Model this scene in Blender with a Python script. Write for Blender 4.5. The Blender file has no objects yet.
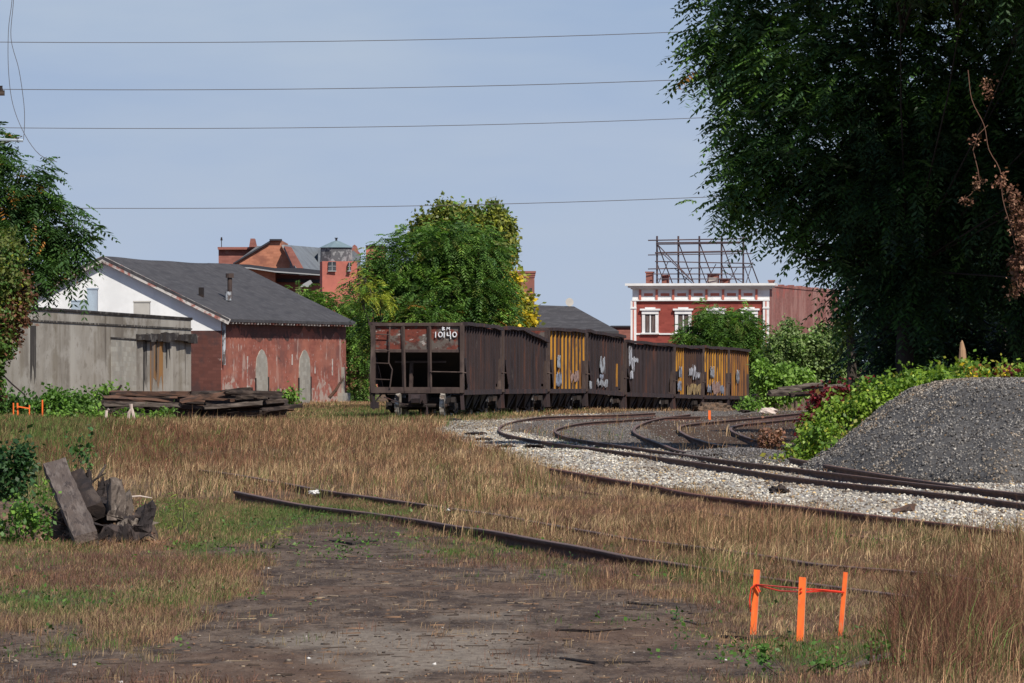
import bpy, math, numpy as np
from mathutils import Vector, Matrix
RNG = np.random.default_rng
F, E, H = 6000.0, 1.75, 365.0      # focal length in pixels, eye height, horizon row
sc = bpy.context.scene
COL = sc.collection

def P(px, py, D):                   # a point seen at px,py that stands D metres away
    return Vector(((px - 512) / F * D, D, E + (H - py) / F * D))
def G(px, py, z=0.0):               # the point at height z seen at px,py
    D = (E - z) * F / (py - H)
    return Vector(((px - 512) / F * D, D, z))

# ---------------------------------------------------------------- noise
def _h(i, j, s):
    n = (i * 374761393 + j * 668265263 + s * 974634777) & 0x7fffffff
    n = ((n ^ (n >> 13)) * 1274126177) & 0x7fffffff
    return ((n ^ (n >> 16)) & 0xffff) / 65535.0
def vn(x, y, s=0):
    x = np.asarray(x, float); y = np.asarray(y, float)
    i = np.floor(x).astype(np.int64); j = np.floor(y).astype(np.int64)
    u = x - i; v = y - j; u = u*u*(3-2*u); v = v*v*(3-2*v)
    return (_h(i,j,s)*(1-u)+_h(i+1,j,s)*u)*(1-v)+(_h(i,j+1,s)*(1-u)+_h(i+1,j+1,s)*u)*v
def fbm(x, y, s=0, o=4):
    a, t, w = 0, 0, 1.0
    for k in range(o):
        a = a + w*vn(np.asarray(x)*2**k, np.asarray(y)*2**k, s+k*17); t += w; w *= .55
    return a/t
def ss(a, b, x):
    t = np.clip((np.asarray(x, float)-a)/(b-a), 0, 1); return t*t*(3-2*t)

def gz(X, Y):                       # ground height
    X = np.asarray(X, float); Y = np.asarray(Y, float)
    z = (fbm(X/3.0, Y/7.0, 3)-.5)*.10 + (fbm(X/.8, Y/1.6, 9)-.5)*.03
    z = z*ss(30, 60, Y) + (fbm(X/1.5, Y/3.0, 5)-.5)*.03
    z = z - .85*ss(238, 280, Y)*ss(0, 6, X)
    z = z - .08*ss(180, 205, Y)
    return z
def pilez(X, Y):
    r = np.sqrt(((np.asarray(X)-9.7)/4.75)**2 + ((np.asarray(Y)-101.)/14.)**2)
    a = 3.5*(1-r) + (fbm(np.asarray(X)*1.1, np.asarray(Y)*.45, 31)-.5)*.42 + (fbm(np.asarray(X)*4, np.asarray(Y)*1.5, 37)-.5)*.10
    return 1.50 - np.log1p(np.exp((1.50-a)*6))/6 + (fbm(np.asarray(X)*2, np.asarray(Y)*.8, 39)-.5)*.07

# ---------------------------------------------------------------- materials
def L2(c): return (*c, 1.0)
class NT:
    def __init__(s, name):
        s.m = bpy.data.materials.new(name); s.m.use_nodes = True
        s.t = s.m.node_tree; s.b = s.t.nodes['Principled BSDF']; s.out = s.t.nodes['Material Output']
        s.geo = None
    def n(s, ty, **k):
        x = s.t.nodes.new(ty)
        for a, v in k.items(): setattr(x, a, v)
        return x
    def l(s, a, b): s.t.links.new(a, b)
    def pos(s, sc_=(1,1,1), local=False):
        if local: o = s.n('ShaderNodeTexCoord').outputs['Object']
        else: o = s.n('ShaderNodeNewGeometry').outputs['Position']
        mp = s.n('ShaderNodeMapping'); mp.inputs['Scale'].default_value = sc_
        s.l(o, mp.inputs['Vector']); return mp.outputs['Vector']
    def noise(s, sc_, detail=5, rough=.6, local=False, dist=0):
        x = s.n('ShaderNodeTexNoise'); x.inputs['Scale'].default_value = 1
        x.inputs['Detail'].default_value = detail; x.inputs['Roughness'].default_value = rough
        x.inputs['Distortion'].default_value = dist
        s.l(s.pos(sc_, local), x.inputs['Vector']); return x.outputs['Fac']
    def ramp(s, f, lo, hi, a=0., b=1.):
        r = s.n('ShaderNodeMapRange', interpolation_type='SMOOTHSTEP')
        r.inputs['From Min'].default_value = lo; r.inputs['From Max'].default_value = hi
        r.inputs['To Min'].default_value = a; r.inputs['To Max'].default_value = b
        s.l(f, r.inputs['Value']); return r.outputs['Result']
    def mix(s, f, a, b, mode='MIX'):
        x = s.n('ShaderNodeMix', data_type='RGBA', blend_type=mode)
        for v, i in ((f, 0), (a, 6), (b, 7)):
            if hasattr(v, 'links'): s.l(v, x.inputs[i])
            elif i: x.inputs[i].default_value = L2(v)
            else: x.inputs[0].default_value = v
        return x.outputs[2]
    def math(s, op, a, b=0.):
        x = s.n('ShaderNodeMath', operation=op)
        for v, i in ((a, 0), (b, 1)):
            if hasattr(v, 'links'): s.l(v, x.inputs[i])
            else: x.inputs[i].default_value = v
        return x.outputs[0]
def MAT(name, base, layers=(), rough=.85, metal=0., bump=None, local=False, spec=.3, brick=None):
    """base colour, then worn layers: (colour, noise scale xyz, lo, hi, strength)"""
    t = NT(name); c = base
    v = t.noise((.9,.9,.9), 4, local=local); c = t.mix(t.ramp(v, .3, .7, 0, .5), c, tuple(x*.72 for x in base))
    if brick:
        bt = t.n('ShaderNodeTexBrick'); bt.inputs['Scale'].default_value = 1
        bt.inputs['Brick Width'].default_value = brick[0]; bt.inputs['Row Height'].default_value = brick[1]
        bt.inputs['Mortar Size'].default_value = brick[2]
        tc = t.n('ShaderNodeTexCoord'); sp = t.n('ShaderNodeSeparateXYZ'); t.l(tc.outputs['Object'], sp.inputs[0])
        ad = t.math('ADD', sp.outputs[0], sp.outputs[1]); cm = t.n('ShaderNodeCombineXYZ')
        t.l(ad, cm.inputs[0]); t.l(sp.outputs[2], cm.inputs[1]); t.l(cm.outputs[0], bt.inputs['Vector'])
        bt.inputs['Color1'].default_value = (1,1,1,1); bt.inputs['Color2'].default_value = (.72,.7,.7,1)
        bt.inputs['Mortar'].default_value = L2(brick[3])
        c = t.mix(1., c, bt.outputs['Color'], 'MULTIPLY')
    for col, s_, lo, hi, k in layers:
        c = t.mix(t.ramp(t.noise(s_, 6, .62, local), lo, hi, 0, k), c, col)
    if hasattr(c, 'links'): t.l(c, t.b.inputs['Base Color'])
    t.b.inputs['Roughness'].default_value = rough; t.b.inputs['Metallic'].default_value = metal
    t.b.inputs['Specular IOR Level'].default_value = spec
    if bump:
        b = t.n('ShaderNodeBump'); b.inputs['Strength'].default_value = bump[1]; b.inputs['Distance'].default_value = bump[2]
        t.l(t.noise(bump[0], 6, .65, local), b.inputs['Height']); t.l(b.outputs[0], t.b.inputs['Normal'])
    return t.m
def LEAF(name, rough=.55, trans=.35, spec=.3, tint=(1.0,1.15,.5)):
    t = NT(name); a = t.n('ShaderNodeAttribute'); a.attribute_name = 'col'
    t.l(a.outputs['Color'], t.b.inputs['Base Color']); t.b.inputs['Roughness'].default_value = rough
    t.b.inputs['Specular IOR Level'].default_value = spec
    if trans:
        tr = t.n('ShaderNodeBsdfTranslucent'); g = t.mix(1., a.outputs['Color'], tint, 'MULTIPLY')
        t.l(g, tr.inputs['Color']); m = t.n('ShaderNodeMixShader'); m.inputs[0].default_value = trans
        t.l(t.b.outputs[0], m.inputs[1]); t.l(tr.outputs[0], m.inputs[2]); t.l(m.outputs[0], t.out.inputs['Surface'])
    return t.m

# ---------------------------------------------------------------- objects
def tag(o, label=None, cat=None, group=None, kind=None):
    for k, v in (('label', label), ('category', cat), ('group', group), ('kind', kind)):
        if v: o[k] = v
    return o
def empty(name, loc, rz=0, label=None, cat=None, group=None):
    o = bpy.data.objects.new(name, None); COL.objects.link(o); o.empty_display_size = .3
    o.location = loc; o.rotation_euler = (0, 0, rz); tag(o, label, cat, group); return o
def npmesh(name, V, Q, mats, parent=None, col=None, smooth=False, mi=None):
    """V (n,3), Q (m,k)"""
    V = np.ascontiguousarray(V, np.float32).reshape(-1, 3); Q = np.ascontiguousarray(Q, np.int32)
    me = bpy.data.meshes.new(name); k = Q.shape[1]
    me.vertices.add(len(V)); me.vertices.foreach_set('co', V.ravel())
    me.loops.add(Q.size); me.loops.foreach_set('vertex_index', Q.ravel())
    me.polygons.add(len(Q)); me.polygons.foreach_set('loop_start', np.arange(len(Q), dtype=np.int32)*k)
    me.polygons.foreach_set('loop_total', np.full(len(Q), k, np.int32))
    if smooth: me.polygons.foreach_set('use_smooth', np.ones(len(Q), bool))
    for m in (mats if isinstance(mats, (list, tuple)) else [mats]): me.materials.append(m)
    if mi is not None: me.polygons.foreach_set('material_index', np.asarray(mi, np.int32))
    me.update(calc_edges=True)
    if col is not None:
        for nm, c in (col.items() if isinstance(col, dict) else [('col', col)]):
            a = me.attributes.new(nm, 'FLOAT_COLOR', 'POINT')
            c = np.concatenate([c, np.ones((len(c), 1))], 1) if c.shape[1] == 3 else c
            a.data.foreach_set('color', np.ascontiguousarray(c, np.float32).ravel())
    o = bpy.data.objects.new(name, me); COL.objects.link(o)
    if parent is not None: o.parent = parent
    return o
class MB:
    def __init__(s): s.v = []; s.f = []; s.m = []
    def add(s, vs, fs, mi=0):
        b = len(s.v); s.v += [tuple(v) for v in vs]; s.f += [tuple(b+i for i in f) for f in fs]; s.m += [mi]*len(fs); return s
    def box(s, x0, x1, y0, y1, z0, z1, mi=0, M=None):
        vs = [Vector(p) for p in ((x0,y0,z0),(x1,y0,z0),(x1,y1,z0),(x0,y1,z0),(x0,y0,z1),(x1,y0,z1),(x1,y1,z1),(x0,y1,z1))]
        if M is not None: vs = [M @ v for v in vs]
        return s.add(vs, ((0,3,2,1),(4,5,6,7),(0,1,5,4),(1,2,6,5),(2,3,7,6),(3,0,4,7)), mi)
    def prism(s, poly, axis, a, b, mi=0):
        """poly of 2-D points in the two other axes (x,z for axis y; y,z for axis x; x,y for z)"""
        n = len(poly)
        f = {'x': lambda p, t: (t, p[0], p[1]), 'y': lambda p, t: (p[0], t, p[1]), 'z': lambda p, t: (p[0], p[1], t)}[axis]
        vs = [f(p, a) for p in poly] + [f(p, b) for p in poly]
        return s.add(vs, [tuple(range(n)), tuple(range(2*n-1, n-1, -1))] + [(i, i+n, (i+1) % n+n, (i+1) % n) for i in range(n)], mi)
    def tube(s, pts, r, n=6, mi=0, caps=True):
        pts = [Vector(p) for p in pts]; b = len(s.v)
        if not hasattr(r, '__len__'): r = [r]*len(pts)
        up = Vector((.13, .21, 1)).normalized()
        for i, p in enumerate(pts):
            d = (pts[min(i+1, len(pts)-1)] - pts[max(i-1, 0)]).normalized()
            u = up if abs(d.dot(up)) < .95 else Vector((1, .1, 0)).normalized()
            a = d.cross(u).normalized(); c = d.cross(a)
            for k in range(n):
                t = 2*math.pi*k/n; s.v.append(tuple(p + (a*math.cos(t)+c*math.sin(t))*r[i]))
        for i in range(len(pts)-1):
            for k in range(n):
                s.f.append((b+i*n+k, b+i*n+(k+1) % n, b+(i+1)*n+(k+1) % n, b+(i+1)*n+k)); s.m.append(mi)
        if caps:
            s.f.append(tuple(b+k for k in reversed(range(n)))); s.m.append(mi)
            e = b+(len(pts)-1)*n; s.f.append(tuple(e+k for k in range(n))); s.m.append(mi)
        return s
    def beam(s, a, b, w, h, mi=0, roll=0):
        a = Vector(a); b = Vector(b); d = (b-a); L = d.length; q = d.to_track_quat('X', 'Z')
        M = Matrix.Translation(a) @ q.to_matrix().to_4x4() @ Matrix.Rotation(roll, 4, 'X')
        return s.box(0, L, -w/2, w/2, -h/2, h/2, mi, M)
    def build(s, name, mats, parent=None, smooth=False, jit=0, seed=0):
        me = bpy.data.meshes.new(name)
        v = s.v
        if jit:
            g = RNG(seed); v = (np.array(v) + g.normal(0, jit, (len(v), 3))).tolist()
        me.from_pydata(v, [], s.f)
        for m in (mats if isinstance(mats, (list, tuple)) else [mats]): me.materials.append(m)
        me.polygons.foreach_set('material_index', s.m)
        if smooth: me.polygons.foreach_set('use_smooth', [True]*len(s.f))
        me.update(); me.validate()
        o = bpy.data.objects.new(name, me); COL.objects.link(o)
        if parent is not None: o.parent = parent
        return o

# ---------------------------------------------------------------- foliage
UPV = np.array([0, 0, 1.0])
def norm(a): return a/np.maximum(np.linalg.norm(a, axis=-1, keepdims=True), 1e-6)
def compound(C, D, S, col, g, m=6):
    """drooping pinnate leaves: C start, D direction, S length"""
    N = len(C); side = norm(np.cross(D, UPV)+1e-4)
    ti = (np.arange(m)+.6)/m
    t = np.repeat(ti, 2)[None, :, None]; sg = np.tile([1., -1.], m)[None, :, None]
    Dn = D[:, None, :]; Sn = S[:, None, None]
    pos = C[:, None, :] + Dn*Sn*t - UPV*Sn*.45*t*t
    ld = norm(side[:, None, :]*sg + Dn*.55 - UPV*(.25+.5*g.random((N, 2*m, 1))) + g.normal(0, .12, (N, 2*m, 3)))
    ll = Sn*.40*(1-.45*np.abs(t-.4)*1.4)
    wv = norm(np.cross(ld, norm(np.cross(Dn*np.ones_like(ld), ld)))+g.normal(0, .25, ld.shape))*ll*.17
    V = np.stack([pos, pos+ld*ll*.45+wv, pos+ld*ll, pos+ld*ll*.45-wv], 2)
    c = np.repeat((col[:, None, :]*(1+g.normal(0, .12, (N, 2*m, 1)))).reshape(-1, 3), 4, 0)
    return V.reshape(-1, 3), c
def broad(C, D, S, col, g, m=7):
    N = len(C)
    pos = C[:, None, :] + g.normal(0, 1, (N, m, 3))*S[:, None, None]*.55
    d = norm(D[:, None, :]*.5 + g.normal(0, 1, (N, m, 3))*.8 - UPV*.35)
    n = norm(g.normal(0, 1, (N, m, 3))*.7+UPV*.9+D[:, None, :]*.3)
    w = norm(np.cross(d, n)+1e-4); ll = S[:, None, None]*(.45+.4*g.random((N, m, 1)))
    V = np.stack([pos, pos+d*ll*.45+w*ll*.34, pos+d*ll, pos+d*ll*.45-w*ll*.34], 2)
    c = np.repeat((col[:, None, :]*(1+g.normal(0, .13, (N, m, 1)))).reshape(-1, 3), 4, 0)
    return V.reshape(-1, 3), c
def foliage(blobs, dens, size, pal, g, kind='compound', clump=.5, m=6, droop=.35, fill=.45):
    """blobs: (centre, (rx,ry,rz)[, palette]) in metres"""
    VV, CC = [], []
    for b in blobs:
        c, r = np.array(b[0]), np.array(b[1]); p_ = b[2] if len(b) > 2 else pal
        area = 4*math.pi*((r[0]*r[1]+r[0]*r[2]+r[1]*r[2])/3)
        n = max(6, int(area*dens)); k = max(3, int(n/9))
        u = norm(g.normal(0, 1, (k, 3))); rr = fill+(1.0-fill)*g.random((k, 1))**.45
        rr *= (.70+.38*vn(u[:, 0]*2.2+c[0]*3, u[:, 2]*2.2+u[:, 1]*1.7+c[2], 5))[:, None]
        cc = u*rr*r
        ix = g.integers(0, k, n); pts = c + cc[ix] + g.normal(0, clump, (n, 3))*size*.8
        out = norm(cc[ix]/r + g.normal(0, .45, (n, 3))); out[:, 2] = out[:, 2]*.6 - droop*.5; out = norm(out)
        cols, ws = np.array([q[0] for q in p_]), np.array([q[1] for q in p_], float); ws /= ws.sum()
        ci = g.choice(len(cols), k, p=ws); pc = cols[ci][ix]; sw = g.random(n) < .5
        pc[sw] = cols[g.choice(len(cols), sw.sum(), p=ws)]
        pc = pc*(1+g.normal(0, .16, (n, 1))).clip(.5, 1.6)
        S = size*(.7+.6*g.random(n))
        v, c_ = (compound if kind == 'compound' else broad)(pts, out, S, pc, g, m)
        VV.append(v); CC.append(c_)
    V = np.concatenate(VV); return V, np.arange(len(V)).reshape(-1, 4), np.concatenate(CC).clip(0, 1)

# palettes (linear albedo, weight)
G1 = (.085,.17,.035); G2 = (.12,.22,.042); G3 = (.055,.12,.032); GD = (.016,.036,.018); GY = (.28,.31,.04); YE = (.68,.50,.035)
OR = (.38,.17,.04); LG = (.19,.33,.055); RB = (.16,.07,.04); OL = (.14,.17,.045)
SUN_AZ, SUN_EL, SUN_STR, SKY_STR, EXPO = -28.0, 46.0, 4.9, .085, 0.10
SKY_TINT = (1.0, 1.0, 1.0, 1)
# ---------------------------------------------------------------- world, sun, camera
w = bpy.data.worlds.new("World"); sc.world = w; w.use_nodes = True
nt = w.node_tree; bg = nt.nodes['Background']
sky = nt.nodes.new('ShaderNodeTexSky'); sky.sky_type = 'NISHITA'; sky.sun_disc = False
SAZ, SEL = math.radians(SUN_AZ), math.radians(SUN_EL)    # azimuth of the sun to the left of straight behind the camera
S = Vector((-math.sin(SAZ)*math.cos(SEL), -math.cos(SAZ)*math.cos(SEL), math.sin(SEL)))
sky.sun_elevation = SEL; sky.sun_rotation = math.atan2(S.x, S.y)
sky.air_density = 1.0; sky.dust_density = 0.6; sky.ozone_density = 3.0; sky.altitude = 100
mx = nt.nodes.new('ShaderNodeMix'); mx.data_type = 'RGBA'; mx.blend_type = 'MULTIPLY'; mx.inputs[0].default_value = 1
mx.inputs[7].default_value = SKY_TINT
nt.links.new(sky.outputs[0], mx.inputs[6])
# thin high cloud veil, drawn in sky direction
tc = nt.nodes.new('ShaderNodeTexCoord'); mp = nt.nodes.new('ShaderNodeMapping'); mp.inputs['Scale'].default_value = (5, 5, 22)
ns = nt.nodes.new('ShaderNodeTexNoise'); ns.inputs['Scale'].default_value = 1.3; ns.inputs['Detail'].default_value = 5
mr = nt.nodes.new('ShaderNodeMapRange'); mr.inputs['From Min'].default_value = .35; mr.inputs['From Max'].default_value = .75; mr.inputs['To Min'].default_value = .86; mr.inputs['To Max'].default_value = .95
m2 = nt.nodes.new('ShaderNodeMix'); m2.data_type = 'RGBA'; m2.inputs[7].default_value = (3.75, 4.95, 7.1, 1)
nt.links.new(tc.outputs['Generated'], mp.inputs[0]); nt.links.new(mp.outputs[0], ns.inputs['Vector']); nt.links.new(ns.outputs[0], mr.inputs[0])
sx_ = nt.nodes.new('ShaderNodeSeparateXYZ'); nt.links.new(tc.outputs['Generated'], sx_.inputs[0])
el = nt.nodes.new('ShaderNodeMapRange'); el.interpolation_type = 'SMOOTHSTEP'; el.inputs['From Min'].default_value = .10; el.inputs['From Max'].default_value = .5; el.inputs['To Min'].default_value = 1.; el.inputs['To Max'].default_value = .12
nt.links.new(sx_.outputs[2], el.inputs['Value']); ml = nt.nodes.new('ShaderNodeMath'); ml.operation = 'MULTIPLY'; nt.links.new(mr.outputs[0], ml.inputs[0]); nt.links.new(el.outputs[0], ml.inputs[1])
# haze brightens toward the horizon, faint cloud bands
gd = nt.nodes.new('ShaderNodeMapRange'); gd.inputs['From Min'].default_value = 0.; gd.inputs['From Max'].default_value = .075; nt.links.new(sx_.outputs[2], gd.inputs['Value'])
hz = nt.nodes.new('ShaderNodeMix'); hz.data_type = 'RGBA'; hz.inputs[6].default_value = (4.9, 5.9, 7.7, 1); hz.inputs[7].default_value = (3.25, 4.45, 6.85, 1); nt.links.new(gd.outputs[0], hz.inputs[0])
cl = nt.nodes.new('ShaderNodeMix'); cl.data_type = 'RGBA'; cl.inputs[7].default_value = (5.1, 5.95, 7.4, 1); nt.links.new(hz.outputs[2], cl.inputs[6])
mp2 = nt.nodes.new('ShaderNodeMapping'); mp2.inputs['Scale'].default_value = (14, 14, 60); nt.links.new(tc.outputs['Generated'], mp2.inputs[0])
ns2 = nt.nodes.new('ShaderNodeTexNoise'); ns2.inputs['Scale'].default_value = 1.; ns2.inputs['Detail'].default_value = 4; nt.links.new(mp2.outputs[0], ns2.inputs['Vector'])
mr2 = nt.nodes.new('ShaderNodeMapRange'); mr2.inputs['From Min'].default_value = .4; mr2.inputs['From Max'].default_value = .7; mr2.inputs['To Max'].default_value = .7; nt.links.new(ns2.outputs[0], mr2.inputs[0]); nt.links.new(mr2.outputs[0], cl.inputs[0])
nt.links.new(cl.outputs[2], m2.inputs[7])
nt.links.new(ml.outputs[0], m2.inputs[0]); nt.links.new(mx.outputs[2], m2.inputs[6]); nt.links.new(m2.outputs[2], bg.inputs[0])
bg.inputs[1].default_value = SKY_STR
sun = bpy.data.lights.new('sun', 'SUN'); sun.energy = SUN_STR; sun.angle = math.radians(1.0); sun.color = (1, .93, .82)
so = bpy.data.objects.new('sun', sun); COL.objects.link(so); so.rotation_euler = (-S).to_track_quat('-Z', 'Y').to_euler(); so.location = (-20, -20, 60)
cam = bpy.data.cameras.new('camera'); cam.lens = F/1024*36; cam.sensor_width = 36; cam.shift_y = 23.5/1024
cam.clip_start = .5; cam.clip_end = 9000
co = bpy.data.objects.new('camera', cam); COL.objects.link(co); co.location = (0, 0, E); co.rotation_euler = (math.pi/2, 0, 0); sc.camera = co
sc.view_settings.view_transform = 'Standard'; sc.view_settings.look = 'None'; sc.view_settings.exposure = EXPO; sc.view_settings.gamma = 1
sc.cycles.max_bounces = 5; sc.cycles.diffuse_bounces = 3; sc.cycles.transmission_bounces = 3; sc.cycles.transparent_max_bounces = 4

# ---------------------------------------------------------------- ground zones (outlines walked on the ground, given by bearing and depth row)
def pm(px, py, poly, soft=3.0):
    px = np.asarray(px, float); py = np.asarray(py, float); d2 = np.full(px.shape, 1e9); ins = np.zeros(px.shape, bool)
    n = len(poly)
    for i in range(n):
        x0, y0 = poly[i]; x1, y1 = poly[(i+1) % n]
        t = np.clip(((px-x0)*(x1-x0)+(py-y0)*(y1-y0))/max((x1-x0)**2+(y1-y0)**2, 1e-6), 0, 1)
        d2 = np.minimum(d2, (px-x0-t*(x1-x0))**2+(py-y0-t*(y1-y0))**2)
        if y0 != y1: ins ^= ((y0 > py) != (y1 > py)) & (px < (x1-x0)*(py-y0)/(y1-y0)+x0)
    d = np.sqrt(d2)*np.where(ins, 1, -1)
    return ss(-soft, soft, d)
Z_DIRT = [(-60,690),(-60,636),(60,634),(130,668),(175,634),(215,600),(232,566),(250,545),(292,533),(380,530),(450,548),(520,560),(600,572),(650,588),(700,603),(745,628),(735,690)]
Z_DARK = [(262,518),(330,516),(410,528),(500,545),(560,553),(640,560),(700,575),(640,570),(560,565),(450,545),(330,540),(268,532)]
Z_WHITE = [(432,431),(452,421),(500,417),(560,414),(600,413),(600,416),(540,418),(508,426),(512,433),(560,440),(640,447),(720,455),(800,461),(900,472),(1120,494),(1120,548),(1024,537),(953,527),(890,520),(795,507),(720,497),(640,483),(556,470),(500,452),(460,441)]
Z_GREY = [(508,417),(560,413),(640,409),(820,407),(840,440),(1120,440),(1120,500),(900,476),(800,463),(720,457),(640,449),(560,442),(514,433)]
Z_SOIL = [(640,424),(700,414),(820,408),(840,446),(770,448),(700,450),(655,438)]
Z_PALE = [(250,640),(330,625),(450,628),(540,640),(600,650),(480,664),(330,668)]
GREENS = [(210,547,34,7,1.),(345,548,50,5,1.),(465,552,40,4,.9),(262,528,60,8,1.),(700,572,26,8,1.),(705,655,60,8,.7),(300,517,120,14,.9),(230,530,70,28,.7),(180,520,40,22,.8),(350,545,90,12,.7),(500,549,90,8,.6),(700,575,50,12,.7),(40,602,75,14,.85),(150,600,90,20,.4),
          (30,500,60,60,.75),(50,430,90,34,.85),(840,655,110,16,.85),(640,625,60,12,.5),(390,414,110,9,.95),(450,412,90,8,.8),(200,416,120,10,.4),(60,650,60,16,.5),
          (560,445,60,10,.35),(760,595,50,18,.6),(1010,590,60,14,.5),(140,450,60,20,.3),(330,575,40,8,.5),(560,575,30,8,.4),(130,655,80,10,.5),(470,488,90,14,.3),(930,540,120,12,.35),(990,667,60,14,.4),(775,412,40,4,.5)]
def greenm(px, py):
    g_ = np.zeros(np.shape(px))
    for cx, cy, rx, ry, k in GREENS:
        g_ = np.maximum(g_, k*np.exp(-(((px-cx)/rx)**2+((py-cy)/ry)**2)))
    return g_
def topx(X, Y): return 512+F*X/Y, H+E*F/Y

rows = np.concatenate([np.linspace(820, 700, 20), np.linspace(699, 395, 420), np.linspace(394, 370, 20)])
Ys = np.concatenate([[-60, -20, 0, 8, 15], E*F/(rows-H), [2400, 3500, 6000]])
us = np.concatenate([[-3, -1, -.5, -.25, -.16], np.linspace(-.11, .11, 340), [.16, .25, .5, 1, 3]])
YY, UU = np.meshgrid(Ys, us, indexing='ij')
XX = UU*np.maximum(YY, 22+.0*YY) ; XX[:5] = UU[:5]*24
YC = np.maximum(YY, 12)
px_, py_ = topx(XX, YC)
def warp(X, Y, px, py):
    k = ss(470, 560, py)
    return px+(fbm(X*1.3, Y*.35, 41)-.5)*(28+150*k), py+(fbm(X*1.0, Y*.3, 43)-.5)*(7+46*k)
wob = (fbm(XX*1.1, YY*.25, 41)-.5)*14
qx, qy = warp(XX, YY, px_, py_)
zd = pm(qx, qy, Z_DIRT, 16); zk = pm(qx, qy, Z_DARK, 6); zw = pm(px_+wob*2, py_+wob*.12, Z_WHITE, 2.2); zg = pm(qx, py_, Z_GREY, 2)
zs = pm(qx, py_, Z_SOIL, 3); zp = pm(qx, qy, Z_PALE, 22); zn = greenm(px_, py_)
ZZ = gz(XX, YY)
nr, nc = XX.shape
idx = np.arange(nr*nc).reshape(nr, nc)
Q = np.stack([idx[:-1,:-1], idx[:-1,1:], idx[1:,1:], idx[1:,:-1]], -1).reshape(-1, 4)
t = NT('ground_soil')
a1 = t.n('ShaderNodeAttribute'); a1.attribute_name = 'zone'; a2 = t.n('ShaderNodeAttribute'); a2.attribute_name = 'zone2'
s1 = t.n('ShaderNodeSeparateColor'); s2 = t.n('ShaderNodeSeparateColor'); t.l(a1.outputs['Color'], s1.inputs[0]); t.l(a2.outputs['Color'], s2.inputs[0])
n1 = t.noise((1.6,.7,1), 8, .7); n2 = t.noise((14,5,9), 6, .7); n3 = t.noise((.35,.2,1), 4)
n4 = t.noise((40,14,40), 4, .7); n5 = t.noise((2.2,.75,1), 9, .72, dist=.4); n6 = t.noise((7,1.8,1), 7, .75)
def zmask(o, k=.5, w=.16, n=None):
    f = t.math('ADD', o, t.math('MULTIPLY', t.math('SUBTRACT', n or n1, .5), k*2)); return t.ramp(f, .5-w, .5+w)
c = t.mix(t.ramp(n1, .35, .65), (.10,.062,.04), (.20,.13,.08)); c = t.mix(t.ramp(n2, .4, .62, 0, .7), c, (.07,.045,.032))
c = t.mix(t.math('MULTIPLY', zmask(s2.outputs[2], .3), .6), c, (.06,.085,.028))
dk = t.mix(t.ramp(n5, .38, .62), (.056,.038,.030), (.145,.106,.080)); dk = t.mix(t.ramp(n6, .50, .62, 0, .85), dk, (.038,.028,.025)); dk = t.mix(t.ramp(n6, .36, .44, .7, 0), dk, (.21,.165,.135)); dk = t.mix(t.ramp(n4, .58, .66, 0, .6), dk, (.25,.21,.185)); dk = t.mix(t.ramp(n3, .5, .62, 0, .4), dk, (.15,.09,.06))
c = t.mix(zmask(s1.outputs[0], .45, .22, n5), c, dk)
pl = t.mix(t.ramp(n2, .35, .65), (.17,.14,.115), (.27,.23,.19)); c = t.mix(t.math('MULTIPLY', zmask(s2.outputs[1], .55, .3), .8), c, pl)
c = t.mix(t.math('MULTIPLY', zmask(s2.outputs[0], .3, .2), .9), c, t.mix(t.ramp(n2, .4, .6), (.05,.034,.028), (.10,.07,.055)))
gr = t.mix(t.ramp(n4, .35, .62), (.075,.063,.056), (.17,.15,.14)); c = t.mix(zmask(s1.outputs[2], .12, .1), c, gr)
so_ = t.mix(t.ramp(n2, .4, .6), (.045,.03,.022), (.11,.07,.05)); sm = t.n('ShaderNodeAttribute'); sm.attribute_name = 'soil'; s3 = t.n('ShaderNodeSeparateColor'); t.l(sm.outputs['Color'], s3.inputs[0])
c = t.mix(zmask(s3.outputs[0], .3, .15), c, so_)
wh = t.mix(t.ramp(n4, .3, .62), (.20,.175,.15), (.42,.39,.35)); c = t.mix(zmask(s1.outputs[1], .12, .1), c, wh)
t.l(c, t.b.inputs['Base Color']); t.b.inputs['Roughness'].default_value = .95; t.b.inputs['Specular IOR Level'].default_value = .15
bp = t.n('ShaderNodeBump'); bp.inputs['Strength'].default_value = .8; bp.inputs['Distance'].default_value = .05; t.l(n2, bp.inputs['Height']); t.l(bp.outputs[0], t.b.inputs['Normal'])
gcol = {'zone': np.stack([zd, zw, zg], -1).reshape(-1, 3), 'zone2': np.stack([zk, zp*zd, zn], -1).reshape(-1, 3), 'soil': np.stack([zs, zs, zs], -1).reshape(-1, 3)}
ground = npmesh('ground', np.stack([XX, YY, ZZ], -1), Q, t.m, col=gcol, smooth=True); tag(ground, kind='structure')

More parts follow.
